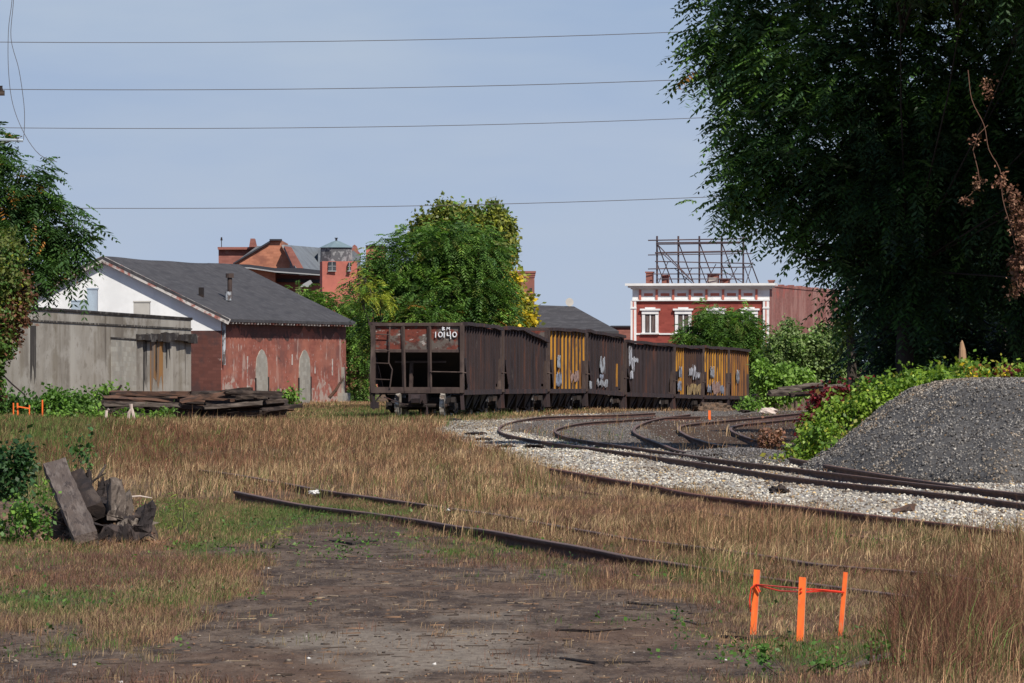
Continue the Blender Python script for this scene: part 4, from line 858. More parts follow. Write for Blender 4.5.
for m_ in (651, 684, 717, 750):
    for (yt, yb) in ((311.5, 332.5), (352, 374)):
        e = MB(); a_, b_ = Yp(m_+8.6), Yp(m_-8.6)
        for q in ((Yp(m_+8.2), Yp(m_+5.2)), (Yp(m_-5.2), Yp(m_-8.2))): e.box(-.24, -.122, q[0], q[1], Zp(yb), Zp(yt))
        e.box(-.40, -.122, Yp(m_+10), Yp(m_-10), Zp(yt-1.2), Zp(yt-3)); e.box(-.30, -.122, Yp(m_+8.4), Yp(m_-8.4), Zp(yt+2.4), Zp(yt-1.2)); e.box(-.34, -.122, Yp(m_+5), Yp(m_-5), Zp(yt-3), Zp(yt-4.4))
        e.box(-.34, -.122, Yp(m_+9), Yp(m_-9), Zp(yb+1.6), Zp(yb)); wnd = e.build('window', M_WPAINT, fb)
        e = MB(); e.box(-.16, -.122, Yp(m_+5.2), Yp(m_-5.2), Zp(yb), Zp(yt+2.4)); e.build('pane', M_GLASS, wnd)
        e = MB(); e.box(-.20, -.162, Yp(m_+.6), Yp(m_-.6), Zp(yb), Zp(yt+2.4)); e.build('mullion', M_WPAINT, wnd)
        for sd in (-1, 1):
            e = MB(); e.box(-.175, -.162, *sorted((Yp(m_+sd*1.2), Yp(m_+sd*4.6))), Zp(yb-1), Zp(yt+3.5)); e.build('curtain', M_CURT if 'M_CURT' in globals() else MAT('brown_curtain', (.10,.07,.065), [((.2,.17,.16),(1,8,.6),.5,.62,.8)], .9, local=True), wnd)
for (x0, x1, yt, back, m) in ((643.4,649.6,271,1.5,M_MBD),(656.5,662.5,274,3.0,M_MBD),(701.5,712,272.6,3.5,M_MBD),(713,722,277.6,4.0,M_MBD),(768,772.5,280,.3,M_MBD)):
    e = MB(); e.box(back, back+.9, Yp(x1), Yp(x0), Zp(286.6), Zp(yt)); e.box(back-.06, back+.96, Yp(x1)-.06, Yp(x0)+.06, Zp(yt+1.4), Zp(yt)+.01); e.build('chimney', m, fb)
e = MB(); e.box(2.5, 3.4, Yp(712.5), Yp(704.5), Zp(286.6), Zp(277)); e.build('roof_hatch', M_BEIGE, fb)
e = MB(); g7 = RNG(3)
for x in np.arange(.5, 45, .9): e.box(x, x+.88, -.05, .40, Zp(286.5), Zp(286.5)+.10+.22*g7.random()*(x > 6))
e.build('parapet', M_SIDE, fb)
e = MB(); e.tube([(.6,-.1,Zp(288)),(3.2,-.12,Zp(301))],.02,4)
bf = empty('billboard_frame', tuple(P(700, 284, 503)), 0, 'empty rusty steel billboard frame standing on the corniced building roof', 'billboard frame')
M_STEEL = MAT('dark_weathered_steel', (.085,.065,.075), [((.15,.09,.08), (1,1,1), .5, .65, .6)], .7, .2)
def bft(name, segs, r_, D=503.):
    e = MB()
    for s in segs:
        e.tube([P(s[0], s[1], s[4] if len(s) > 4 else D), P(s[2], s[3], s[5] if len(s) > 5 else D)], r_, 5)
    return put(e.build(name, M_STEEL), bf)
for x in (657, 678.3, 699.3, 721.5, 743.2): bft('post', [(x, 236, x, 285)], .085)
for x0, x1, y0, y1, rr_ in ((648,753,240.4,238.6,.055),(656,740,243,242.3,.075),(656,740,244.5,243.3,.04),(648,752,255,253.6,.045),(655,743,253,251.3,.085),(655,752,261.5,263.5,.05),(648,752,269,267,.05),(653,744,274,274,.045),(656,744,279,279,.045)): bft('rail', [(x0,y0,x1,y1)], rr_, 502.85)
for x in (657, 678.3, 699.3, 721.5, 743.2): bft('rear_brace', [(x, 242, x+15.5, 283.5, 503.1, 507)], .05); bft('cross_strut', [(x, 263, x+7.5, 283.5, 503.1, 505)], .04)
bft('fallen_rail', [(657,244,694,283)], .05, 502.6); bft('fallen_rail', [(661,252,690,279)], .04, 502.5); bft('bent_rail', [(668,262,658,284),(674,268,693,284)], .035, 502.7)
bft('lattice', [(684,283,692,268),(706,283,716,264),(728,283,737,268),(746,283,753,262),(722,270,745,284)], .035, 504)
# ---------------------------------------------------------------- trees and shrubs
M_LEAF = LEAF('tree_leaves', .5, .32, .35)
M_BARK = MAT('dark_bark', (.060,.048,.040), [((.11,.095,.08), (6,6,1), .5, .65, .6)], .9, bump=((20,20,4), .5, .02))
M_BARKL = MAT('pale_bark', (.22,.17,.13), [((.08,.06,.05), (6,6,1), .5, .65, .7)], .9)
def PB(bl, D):          # blobs given as bearing, row, half sizes in pixels at depth D (+ optional depth offset, palette)
    out = []
    for b in bl:
        dd = b[4] if len(b) > 4 else 0; Dp = D+dd; s = F/D; c = P(b[0], b[1], Dp); r = (b[2]/s, (b[2]+b[3])/2/s, b[3]/s)
        out.append((c, r) + ((b[5],) if len(b) > 5 else ()))
    return out
def plant(name, label, cat, D, bx, blobs, pal, size, dens, seed, kind='compound', trunk=.12, group=None, m=6, clump=.5, fill=.45, top=None, barkm=None, z0=None, trunks=None, droop=.35):
    g = RNG(seed); bl = PB(blobs, D); base = P(bx, H, D); base.z = float(gz(base.x, D))-.05 if z0 is None else z0
    r = empty(name, base, 0, label, cat, group)
    V, Q, C = foliage(bl, dens, size, pal, g, kind, clump, m, droop, fill)
    V = V-np.array(base)
    npmesh('crown' if 'tree' in name else 'foliage', V, Q, M_LEAF, r, col=C)
    e = MB(); cen = sum((b[0] for b in bl), Vector())/len(bl)
    for t_ in ([] if trunk < .031 else (trunks or [(bx, None)])):
        tb = P(t_[0], H, D); tb.z = base.z
        tt = Vector((cen.x*.35+tb.x*.65, cen.y*.3+tb.y*.7, base.z+(cen.z-base.z)*.55)) if t_[1] is None else P(t_[1][0], t_[1][1], D)
        mid = (tb+tt)/2+Vector((g.normal(0, .1), g.normal(0, .1), 0))
        e.tube([tb-base, mid-base, tt-base], [trunk*1.25, trunk, trunk*.75], 8)
        near = [b for b in bl if abs(b[0].x-tt.x) < 1e9] if len(trunks or [1]) == 1 else [b for i, b in enumerate(bl) if i % len(trunks) == (trunks.index(t_))]
        for b in near:
            c = b[0]; k = (c+tt)/2+Vector((g.normal(0, .25), g.normal(0, .25), -.15*abs(c.x-tt.x)))
            lk = .22 if name == 'great_tree' else 1.; e.tube([tt-base, k-base, c-base, c-base+Vector((g.normal(0, .4), g.normal(0, .4), b[1][2]*.5))], [trunk*.55*lk, trunk*.38*lk, trunk*.2*lk, .012], 5)
            for q in range(4):
                u = Vector(norm(g.normal(0, 1, 3))); u.z = abs(u.z)*.5; pz = c+Vector((u.x*b[1][0], u.y*b[1][1], u.z*b[1][2]))*.85
                e.tube([(c*.7+tt*.3)-base, (c+pz)/2-base+Vector((0, 0, .1)), pz-base], [trunk*.18, .015, .006], 4)
    if trunk < .031:
        for b in bl:
            if abs(b[0].x-base.x) > 1.4: continue
            c = b[0]; f_ = Vector((c.x*.85+base.x*.15, c.y, base.z+.02)) if abs(c.x-base.x) > .8 else base.copy(); e.tube([f_-base, (f_+c)/2-base+Vector((g.normal(0,.02), 0, 0)), c-base+Vector((0,0,b[1][2]*.5))], [trunk*.45, trunk*.35, trunk*.12], 4)
    e.build('trunk' if 'tree' in name else 'stem', barkm or M_BARK, r, smooth=True)
    return r
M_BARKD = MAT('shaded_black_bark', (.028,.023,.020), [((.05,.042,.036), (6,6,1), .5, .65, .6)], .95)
gp = [(G1, 4), (G2, 4), (G3, 3), (LG, 1.2), (OL, .6)]
pc = gp+[((.16,.17,.04), .5)]
# centre green tree
plant('broad_tree', 'big dark green leafy tree rising behind the numbered hopper car', 'tree', 252, 432,
      [(398,263,39,29),(432,252,46,25),(470,252,39,28),(384,292,32,32),(418,296,46,36),(458,292,51,38),(486,270,26,36),(488,312,28,34),(400,335,46,30),(445,335,53,30),(381,264,12,14),
       (452,243,42,19),(415,318,42,23,-1.5,[(G1,3),(LG,2),(OR,.8),(OL,2)]),(475,330,30,21,-1,[(G1,3),(OL,2),(OR,.8)]),(430,365,52,26),(480,360,29,32)], pc, .50, 26, 1, trunk=.2)
plant('tall_tree', 'tall yellowish green tree with two tops behind the big green tree', 'tree', 285, 470,
      [(446,222,13,20),(460,226,12,20),(427,231,15,16),(441,244,28,20),(493,224,17,20),(502,236,11,18),(478,238,18,22),(496,258,14,18),(504,250,8,12),(488,290,22,30),(470,280,40,40)],
      [(OL,4),((.24,.25,.05),4),(GY,1.2),(G2,2)], .28, 62, 2, kind='broad', trunk=.16, m=8)
plant('yellow_tree', 'small tree with bright yellow leaves at the right edge of the big green tree', 'tree', 262, 512,
      [(504,279,12,11,0,[(YE,4),((.42,.26,.03),2),(GY,1)]),(516,309,17,13),(504,322,16,14),(528,318,9,9),(498,290,8,12,0,[(OL,3),(G2,2),(YE,1)]),(512,345,18,26)], [(YE,3),(GY,3),((.45,.40,.05),2),(OL,1)], .32, 34, 3, kind='broad', trunk=.07, m=8)
plant('lime_tree', 'young tree with glowing yellow green leaves in front of the big tree', 'tree', 248, 372,
      [(366,282,10,10),(374,292,16,12),(384,302,11,10),(362,300,12,12,0,[(GY,1),(LG,2)])], [(GY,5),((.34,.38,.04),3),(LG,1)], .30, 30, 4, trunk=.05)
plant('broad_tree', 'green thicket trees beside the far corner of the brick warehouse', 'tree', 300, 352,
      [(305,299,22,10),(322,307,26,14),(340,310,22,18),(357,325,18,22),(338,337,26,20),(360,352,16,28),(357,379,15,24),(352,402,14,10),(366,337,14,16,0,[(GY,2),(LG,3)])], [(G1,3),(G2,4),(LG,2),(OL,2)], .5, 30, 5, trunk=.06, trunks=[(350,(348,340)),(357,(360,330)),(362,(368,325)),(366,(372,330))], barkm=M_BARKL)
plant('broad_tree', 'dense rounded green tree standing in front of the white corniced facade', 'tree', 335, 735,
      [(705,334,28,20),(732,330,30,19),(722,350,38,24),(750,352,20,24),(758,378,14,20),(738,376,28,22),(700,360,24,26),(688,345,14,14),(716,318,22,12),(743,322,16,12)], [(G1,5),(G2,4),(G3,3),(LG,1),(OL,1)], .55, 30, 6, trunk=.2)
plant('feathery_tree', 'light green feathery saplings below the plain brick side wall', 'tree', 305, 812,
      [(800,352,22,26),(820,352,20,28),(785,362,18,24),(838,358,18,34),(812,378,26,18),(790,335,8,16),(776,350,8,18)], [((.19,.27,.10),4),((.24,.32,.12),3),(G2,2)], .26, 34, 7, kind='broad', m=9, trunk=.04, trunks=[(795,(793,335)),(815,(818,335)),(838,(840,330)),(808,(806,345))], barkm=M_BARKL)
plant('light_shrub', 'bright green shrub at the end of the train', 'shrub', 262, 782, [(772,378,14,12),(790,382,18,14),(778,393,14,9),(765,370,9,10)], [(LG,4),((.22,.36,.07),3),(G2,2)], .26, 46, 8, kind='broad', m=8, trunk=.03)
# left tree
lp = [(G1,3),(G3,5),((.045,.095,.032),5),(OR,.5)]
plant('ailanthus_tree', 'dark green tree with orange tipped leaves leaning over the grey concrete wall', 'tree', 150, -25,
      [(-7,148,24,22),(19,182,34,26),(47,222,34,26),(13,222,40,34),(55,246,30,22),(25,266,34,26),(-10,201,38,42),(-35,166,40,50),(67,232,16,16),(-1,282,26,24),(71,240,12,10),(-55,242,50,60)], lp, .50, 32, 9, trunk=.2)
plant('yellowing_shrub', 'yellow green shrub with dry brown vine at the left edge below the dark tree', 'shrub', 120, -8,
      [(4,262,24,34,0,[(OL,4),(GY,.5),(G1,3)]),(0,300,20,26,0,[(OL,4),(GY,.7),(G1,2)]),(12,320,14,20,0,[(RB,5),(OL,2)]),(2,340,14,16,0,[(RB,4),(G1,2)]),(-15,330,30,50),(26,290,10,14,0,[(RB,4),(OL,1)]),(-20,380,26,40)], [(G1,3),(OL,3),(RB,1)], .12, 130, 10, kind='broad', m=8, trunk=.05, barkm=M_BARK)
# big tree on the right
dk = [(GD,1),(G3,4),((.036,.075,.036),4),((.05,.095,.04),3)]  # inner crown leaves, shade put into their darker colours
lf = [(G1,5),(G3,1.5),(G2,5),((.10,.19,.085),4),((.15,.25,.11),2)]  # lit outer leaves, light put into their paler colours
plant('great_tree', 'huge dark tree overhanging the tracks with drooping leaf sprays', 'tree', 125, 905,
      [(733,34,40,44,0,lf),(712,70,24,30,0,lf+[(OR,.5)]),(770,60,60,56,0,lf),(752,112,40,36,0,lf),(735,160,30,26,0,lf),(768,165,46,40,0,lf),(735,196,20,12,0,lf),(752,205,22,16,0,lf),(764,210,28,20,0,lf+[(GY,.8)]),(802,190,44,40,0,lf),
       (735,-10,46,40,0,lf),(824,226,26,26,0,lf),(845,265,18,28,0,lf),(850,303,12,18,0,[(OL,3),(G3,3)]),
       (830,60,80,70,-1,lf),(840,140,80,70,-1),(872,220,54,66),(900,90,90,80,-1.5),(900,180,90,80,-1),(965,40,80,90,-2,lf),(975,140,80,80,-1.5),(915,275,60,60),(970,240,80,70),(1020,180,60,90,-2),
       (790,-70,90,60),(880,-60,100,80,-2),(980,-70,110,90,-3),(1080,20,90,110,-3),(1090,160,80,110,-2),(1060,270,70,70,-1),(860,-170,120,90,-2),(1000,-190,140,110,-4),(1120,-120,120,120,-5),(1060,-60,90,90,-8),(1150,60,90,140,-8),(1160,220,90,120,-6),(900,-75,90,50,-7),(980,-95,100,60,-9),(1130,-60,100,80,-9),(1220,20,90,110,-8),  # unseen upper crown; nearer clumps added to shade the leaves below
       (885,345,30,28,2,[(GD,4),(G3,1)]),(930,348,36,30,1,[(GD,4),(G3,1)]),(985,345,40,32,1,[(GD,4),(G3,.6)]),(1040,340,40,40,1,[(GD,3)]),(905,300,36,36,2,[(GD,3),(G3,1)])],  # lower clumps near black, deep shade put into the leaf colour
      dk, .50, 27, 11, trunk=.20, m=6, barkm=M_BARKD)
plant('shade_tree', 'straight dark trunked tree at the edge of the dark wood by the vines', 'tree', 136, 849,
      [(884,290,32,40),(912,325,40,50),(884,250,34,36),(886,362,20,22)], dk, .55, 20, 12, trunk=.11, trunks=[(849,(848,285))])
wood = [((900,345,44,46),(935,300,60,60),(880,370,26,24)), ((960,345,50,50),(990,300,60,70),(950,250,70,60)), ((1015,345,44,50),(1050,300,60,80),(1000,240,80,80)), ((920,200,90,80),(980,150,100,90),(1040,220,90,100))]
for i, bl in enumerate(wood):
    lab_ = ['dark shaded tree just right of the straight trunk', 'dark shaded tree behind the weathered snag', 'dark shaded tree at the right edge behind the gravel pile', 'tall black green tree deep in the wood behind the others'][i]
    plant('shade_tree', lab_, 'tree', 146+i*3, bl[0][0], list(bl), [(GD,5),((.020,.042,.018),3)], .62, 24, 20+i, trunk=.06, group='dark trees of the wood on the right')  # near-black leaf colours hold the shade inside the wood
# slim grey trunks inside the wood
for i, (x0, x1, yt, D, r_) in enumerate(((896,888,285,143,.04),(915,912,300,142,.035),(925,928,290,142,.05),(1000,1004,290,143,.04),(852,880,290,138,.07))):
    e = MB(); a_ = P(x0, H, D); a_.z = 0; b_ = P(x1, yt, D); e.tube([Vector((0,0,0)), (b_-a_)*.5+Vector((.08,0,0)), b_-a_], [r_*1.2, r_, r_*.6], 7)
    rt = empty('slim_tree', a_, 0, ['slim pale trunk, first from the straight dark trunk', 'thin grey trunk between two slim trunks in the dark wood', 'thicker grey trunk deep in the dark wood', 'slim trunk near the right edge of the dark wood', 'leaning trunk crossing behind the straight dark trunk'][i], 'tree')
    e.build('trunk', M_BARK, rt, smooth=True)
    V, Q, C = foliage([(b_-a_+Vector((0,0,.6)), (.9,.9,.8))], 14, .5, [(GD,3),(G3,3)], RNG(40+i)); npmesh('crown', V, Q, M_LEAF, rt, col=C)
# hanging dry vine in the great tree
DRY = [((.22,.11,.075),4),((.13,.065,.045),4),((.32,.19,.13),2)]
M_DRYST = MAT('dry_reddish_stem', (.16,.085,.06), [], .9)
M_DRY = LEAF('dry_leaves', .8, .2, .1)
g = RNG(55); V, Q, C = foliage(PB([(1020,240,9,16),(1021,268,8,24),(1012,205,5,12),(1022,215,8,16),(1000,178,4,8),(1016,290,5,8)], 116), 75, .11, DRY, g, 'broad', .5, 8); 
vr = empty('dry_vine', P(1012, 240, 116), 0, 'hanging dry brown vine with dead leaves at the right edge of the great tree', 'vine')
npmesh('foliage', V-np.array(vr.location), Q, M_DRY, vr, col=C)
e = MB(); q = [P(a_, b_, 116)-vr.location for a_, b_ in spline([(968,70),(972,100),(984,125),(989,150),(1000,170),(1003,200),(1014,240),(1018,290)], 6)]; e.tube(q, .008, 5)
q = [P(a_, b_, 116.5)-vr.location for a_, b_ in ((988,125),(978,135),(973,150),(978,170),(980,185),(970,195),(958,203))]; e.tube(q, [.008,.008,.009,.009,.008,.007,.006], 5); e.build('stem', M_DRYST, vr)
V, Q, C = foliage(PB([(976,140,3,5),(977,180,4,7),(966,198,5,3),(988,90,4,10)], 116.3), 90, .09, DRY, g, 'broad', .5, 6); npmesh('dead_leaves', V-np.array(vr.location), Q, M_DRY, vr, col=C)

# ---------------------------------------------------------------- gravel pile and vines
u = np.linspace(-1.05, 1.05, 110); UX, UY = np.meshgrid(9.7+4.9*u, 101+14.5*u); ZP = pilez(UX, UY); ZP = np.where(ZP < -.02, -.35, ZP)
M_PILE = MAT('grey_gravel_mass', (.085,.08,.078), [((.15,.145,.14), (12,12,12), .5, .62, .8), ((.04,.038,.038), (18,18,18), .52, .6, .8)], .95)
idx = np.arange(110*110).reshape(110, 110); Q = np.stack([idx[:-1,:-1], idx[:-1,1:], idx[1:,1:], idx[1:,:-1]], -1).reshape(-1, 4)
pr = empty('gravel_pile', (9.7, 101, 0), 0, 'large mound of dark grey crushed stone beside the main track', 'gravel pile')
npmesh('mound', np.stack([UX-9.7, UY-101, ZP], -1), Q, M_PILE, pr, smooth=True)
g = RNG(60); n = 74000; X = 9.7+4.8*(2*g.random(n)-1)*1.0; Y = 101+14.3*(2*g.random(n)-1); Z = pilez(X, Y); ok = (Z > .0) & (X < 9.9+.0*X) | (Z > 0) & (g.random(n) < .3)
X, Y, Z = X[ok], Y[ok], Z[ok]; n = len(X); pd_ = .72+.6*fbm(X*.9, Y*.35, 61)
o = stones('gravel', X-9.7, Y-101, Z, .018+.042*g.random(n)**1.3, stonecol(n, g, [(.17,.16,.15),(.12,.11,.103),(.25,.235,.22),(.05,.045,.043),(.30,.28,.25),(.20,.14,.09)], [6,6,3.4,5,.6,.6])*pd_[:, None]*np.where((fbm(X*1.5, Y*.5, 63) > .58)[:, None], [1.25,1.15,1.02], [1,1,1]), g, None, 1, pr)
# toe of dark gravel running left from the pile
X = 4.2+2.2*g.normal(0, .5, 3500); Y = 112+9*g.normal(0, .5, 3500); tz = .20*np.exp(-(((X-4.4)/1.1)**2+((Y-113)/6)**2))
n = 3500; stones('dark_gravel', X, Y, gz(X, Y)+tz-.02, .03+.035*g.random(n), stonecol(n, g, [(.13,.12,.12),(.085,.08,.08),(.2,.19,.19)], [5,4,2]), g, 'low spread of dark gravel left of the pile')
VG = [((.18,.29,.035),5),((.24,.36,.045),3),((.11,.21,.03),4),((.32,.33,.05),1)]; VR = [((.20,.018,.03),5),((.12,.015,.02),3),((.16,.10,.03),1)]; VY = [(YE,2),((.3,.28,.05),2),((.30,.13,.05),1)]
vb = [(800,457,9,5),(812,448,14,7),(806,430,9,8,1),(826,433,16,8),(840,414,20,10,1),(862,409,22,9,1),(885,401,22,7,1),(905,392,20,6,1),(925,386,22,5,1),(880,390,26,5,3),(850,398,20,7,4),(905,381,22,3,3),(945,379,22,3,2),(985,376,24,3,1),(1020,373,20,3,1),(940,373,8,3,1),(968,372,20,3,3),
      (788,460,10,3,0,VY+VG),(835,448,10,3,-2,VY+VG),(856,430,8,3,-2,VG+VY),(820,417,10,10,4),(975,375,8,3,0,VY),(1000,373,8,3,0,VR+VY)]
plant('vine_bank', 'bright green creeper spreading over the left shoulder of the gravel pile', 'creeper', 108, 830, vb, VG, .13, 190, 61, kind='broad', trunk=.02, m=6, fill=.35, z0=.0, clump=.7)
plant('red_creeper', 'dark red creeper leaves at the top left of the green vines', 'creeper', 112, 822, [(823,396,12,7),(835,393,12,5),(813,408,7,10),(806,424,5,9),(868,388,9,4)], VR, .13, 150, 62, kind='broad', trunk=.02, m=6, z0=.0)
plant('dead_bush', 'small heap of pinkish brown dead leaves beside the dark curved rails', 'dead brush', 121, 771, [(765,438,7,6),(775,437,7,6),(771,443,10,4)], [((.30,.15,.10),4),((.20,.10,.07),3),((.36,.22,.15),1)], .12, 150, 63, kind='broad', trunk=.01, z0=.0)
# weedy plants
for (lab_, D, bx, bl, pal, sz, kd) in (
    ('dark glossy leaved shrub at the left edge behind the tilted beam', 62, 10, [(8,462,22,16),(22,470,18,14),(4,485,20,18),(-14,470,24,24),(18,455,10,8)], [((.035,.085,.03),4),((.05,.12,.035),3),((.10,.15,.09),.8)], .095, 'broad'),
    ('bright green weeds on the mound left of the tilted beam', 58, 22, [(12,512,24,14),(30,520,18,12),(2,530,22,14),(44,495,10,7),(40,532,14,6)], [(LG,4),((.07,.16,.03),4),(G2,2)], .07, 'broad'),
    ('yellow green leafy weed right of the old stump pile', 61, 180, [(178,512,11,7),(184,500,8,6),(170,522,9,5),(190,524,8,5)], [((.22,.28,.05),3),((.13,.20,.04),4)], .07, 'compound'),
    ('yellow green weed growing beside the dark track soil', 58, 272, [(274,530,9,6),(270,538,10,5),(279,538,7,5)], [((.26,.30,.05),3),((.15,.22,.04),3)], .07, 'compound'),
    ('round bright green shrub against the concrete wall', 212, 55, [(55,398,11,7),(50,405,12,6),(64,405,10,5),(42,407,8,4)], [((.09,.19,.03),4),((.12,.24,.04),3),(G1,1)], .22, 'broad'),
    ('dark green shrub at the foot of the wall near the small orange stakes', 214, 25, [(20,405,13,4),(6,405,10,5),(32,406,8,3),(-10,400,14,10)], [(G3,3),(G1,4)], .28, 'broad'),
    ('low light green bush left of the tie heap', 213, 80, [(82,402,8,4),(78,407,9,4),(92,408,7,3),(76,396,3,3)], [(G1,4),((.12,.22,.05),3)], .24, 'broad'),
    ('low green bush behind the left end of the tie heap', 216, 106, [(104,395,10,3),(112,395,7,3),(98,398,6,3)], [(LG,3),(G2,3)], .24, 'broad'),
    ('green weeds in front of the tie heap', 194, 140, [(135,416,10,2),(160,417,12,2),(120,419,10,2),(90,417,14,3),(62,417,16,3)], [(LG,3),(G2,4)], .2, 'broad'),
    ('tall thin green weed behind the tilted beam', 63, 82, [(80,444,8,3),(89,450,5,5),(82,455,5,5)], [((.06,.14,.04),3),((.09,.18,.05),2)], .09, 'broad'),
    ('green weeds beside the nearest brick warehouse doorway', 240, 290, [(292,398,9,4),(282,400,8,4)], [(LG,3),(G2,4)], .24, 'broad'),
    ('tall green weeds at the end of the train beside the dirt mound', 232, 748, [(748,404,5,6),(755,406,5,4),(742,408,6,3)], [(LG,3),(G2,4)], .2, 'broad'),
    ('leafy green weeds below the orange stakes in the foreground', 34, 790, [(770,655,16,5),(830,660,20,5),(880,650,16,6),(905,662,12,5),(740,648,8,4)], [((.07,.16,.03),4),((.10,.20,.04),3)], .045, 'broad')):
    plant('weed_plant' if 'weed' in lab_ else 'shrub', lab_, 'weed' if 'weed' in lab_ else 'shrub', D, bx, bl, pal, sz, {.095:150,.07:170,.045:420,.09:200}.get(sz, 70), int(D*7+bx) % 997, kind=kd, trunk=.012, m=6, clump=.6)
# ---------------------------------------------------------------- survey stakes
M_ORN = MAT('fluorescent_orange_paint', (.90,.17,.03), [((.70,.11,.03), (14,14,5), .48, .62, .7), ((.50,.24,.12), (40,40,6), .60, .68, .7)], .6)
M_RAW = MAT('raw_pine', (.42,.27,.18), [((.25,.16,.12), (20,20,3), .5, .65, .6)], .8)
M_RIB = MAT('red_flagging_tape', (.85,.06,.03), [], .4)
def stake(bx, by, tx, ty, wpx, lab, group=None, D=None, dpt=.018, back=True):
    D = D or G(bx, by).y; a = P(bx, by, D); b = P(tx, ty, D); w = wpx/F*D; r = empty('survey_stake', a, 0, lab, 'stake', group)
    d = b-a; e = MB(); e.prism([(-w/2,-.12),(w/2,-.12),(w/2+d.x,d.z),(-w/2+d.x,d.z+.004)], 'y', -dpt/2, dpt/2); e.build('shaft', M_ORN, r)
    if back:
        e = MB(); e.prism([(w/2+.0005,-.10),(w/2+.004,-.10),(w/2+.004+d.x,d.z-.01),(w/2+d.x+.0005,d.z-.01)], 'y', -dpt/2+.001, dpt/2-.001); e.build('bare_edge', M_RAW, r)
    return D
D1 = stake(752, 633, 757, 570, 6.2, 'leftmost orange stake of three with tape knotted round it')
D2 = stake(799, 640.5, 802.5, 577.5, 7.0, 'middle orange stake of three standing closest to the weeds')
D3 = stake(838.5, 637.5, 845.5, 572.5, 4.4, 'thin rightmost orange stake of three with a grey bare edge')
r = empty('flagging_tape', P(798, 590, D2), 0, 'red flagging tape tied between the three orange stakes', 'tape')
for nm, pts in (('strand', [(756,584.5,D1-.02),(778,586.5,(D1+D2)/2),(801,588.5,D2-.02),(823,590,(D2+D3)/2),(844,592,D3-.02)]), ('strand', [(756,585,D1-.022),(780,591,(D1+D2)/2),(801,592,D2-.022),(822,591,(D2+D3)/2),(844,592.5,D3-.022)])):
    e = MB(); e.tube([P(*p)-r.location for p in pts], .0052, 5); e.build(nm, M_RIB, r)
e = MB(); e.tube([P(756,584,D1-.03)-r.location, P(751,588,D1-.03)-r.location, P(749.5,600,D1-.02)-r.location, P(750.5,612,D1-.02)-r.location], .005, 5); e.build('tape_tail', M_RIB, r)
e = MB(); e.tube([P(756,585,D1-.03)-r.location, P(760,592,D1-.03)-r.location], [.008,.006], 5); e.build('knot', M_RIB, r)
for i, (bx, by, tx, ty, w_) in enumerate(((13.5,411,13.5,403,1.2),(18,413,17.5,403,1.6),(29.5,412,29.5,405,1.1),(42.5,415,42.5,400,1.3),(709.5,418.5,709.5,410.5,2.6))):
    stake(bx, by, tx, ty, w_, ['faded small orange stake at the far left by the wall', 'second small orange stake holding the crossbar', 'small orange stake at the right end of the crossbar', 'tallest of the small orange stakes near the concrete wall', 'single short orange marker among the tracks near the end of the train'][i], D=209. if i < 4 else 200., dpt=.05, back=False)
a = P(18, 406.5, 208.9); b = P(29.5, 408.5, 208.9); e = MB(); e.beam(a, b, .03, .045); tag(e.build('crossbar', M_ORN), 'orange crossbar nailed between two small distant stakes', 'crossbar')

# ---------------------------------------------------------------- timber
M_TIE = MAT('creosoted_timber', (.040,.028,.024), [((.10,.075,.06), (1.5,6,9), .52, .66, .8), ((.02,.015,.014), (3,3,6), .52, .62, .8)], .9, bump=((4,24,24), .5, .02), local=True)
M_TIEL = MAT('greyed_timber', (.10,.08,.068), [((.19,.155,.13), (1.2,9,9), .50, .66, .7), ((.04,.03,.028), (2,12,12), .54, .62, .9)], .9, bump=((3,26,26), .7, .02), local=True)
M_TIER = MAT('reddish_split_timber', (.12,.065,.045), [((.05,.035,.03), (3,9,9), .48, .6, .8)], .9, local=True)
def tie(name, p, q, w, h, m, lab, cat, group=None, seed=0, rough=.012, n=9, roll=0):
    """a worn timber: a bar with chewed edges and split ends"""
    p, q = Vector(p), Vector(q); g = RNG(seed); d = q-p; L = d.length; e = MB(); prof = [(-w/2,-h/2),(0,-h/2),(w/2,-h/2),(w/2,0),(w/2,h/2),(w*.15,h/2),(-w*.2,h/2),(-w/2,h/2),(-w/2,0)]; k = len(prof)
    vs = []
    for i in range(n+1):
        for j, (a, b) in enumerate(prof):
            x = L*i/n + (g.normal(0, rough*3) if i in (0, n) else 0); vs.append((x, a+g.normal(0, rough), b+g.normal(0, rough)))
    fs = [(i*k+j, i*k+(j+1) % k, (i+1)*k+(j+1) % k, (i+1)*k+j) for i in range(n) for j in range(k)]+[tuple(range(k))[::-1], tuple(n*k+j for j in range(k))]
    e.add(vs, fs); o = e.build(name, m); o.location = p; o.rotation_mode = 'QUATERNION'; o.rotation_quaternion = d.to_track_quat('X', 'Z') @ Matrix.Rotation(roll, 4, 'X').to_quaternion()
    return tag(o, lab, cat, group)
g = RNG(70); D0 = 199.
c0_ = P(186, H, D0).x
k = 0
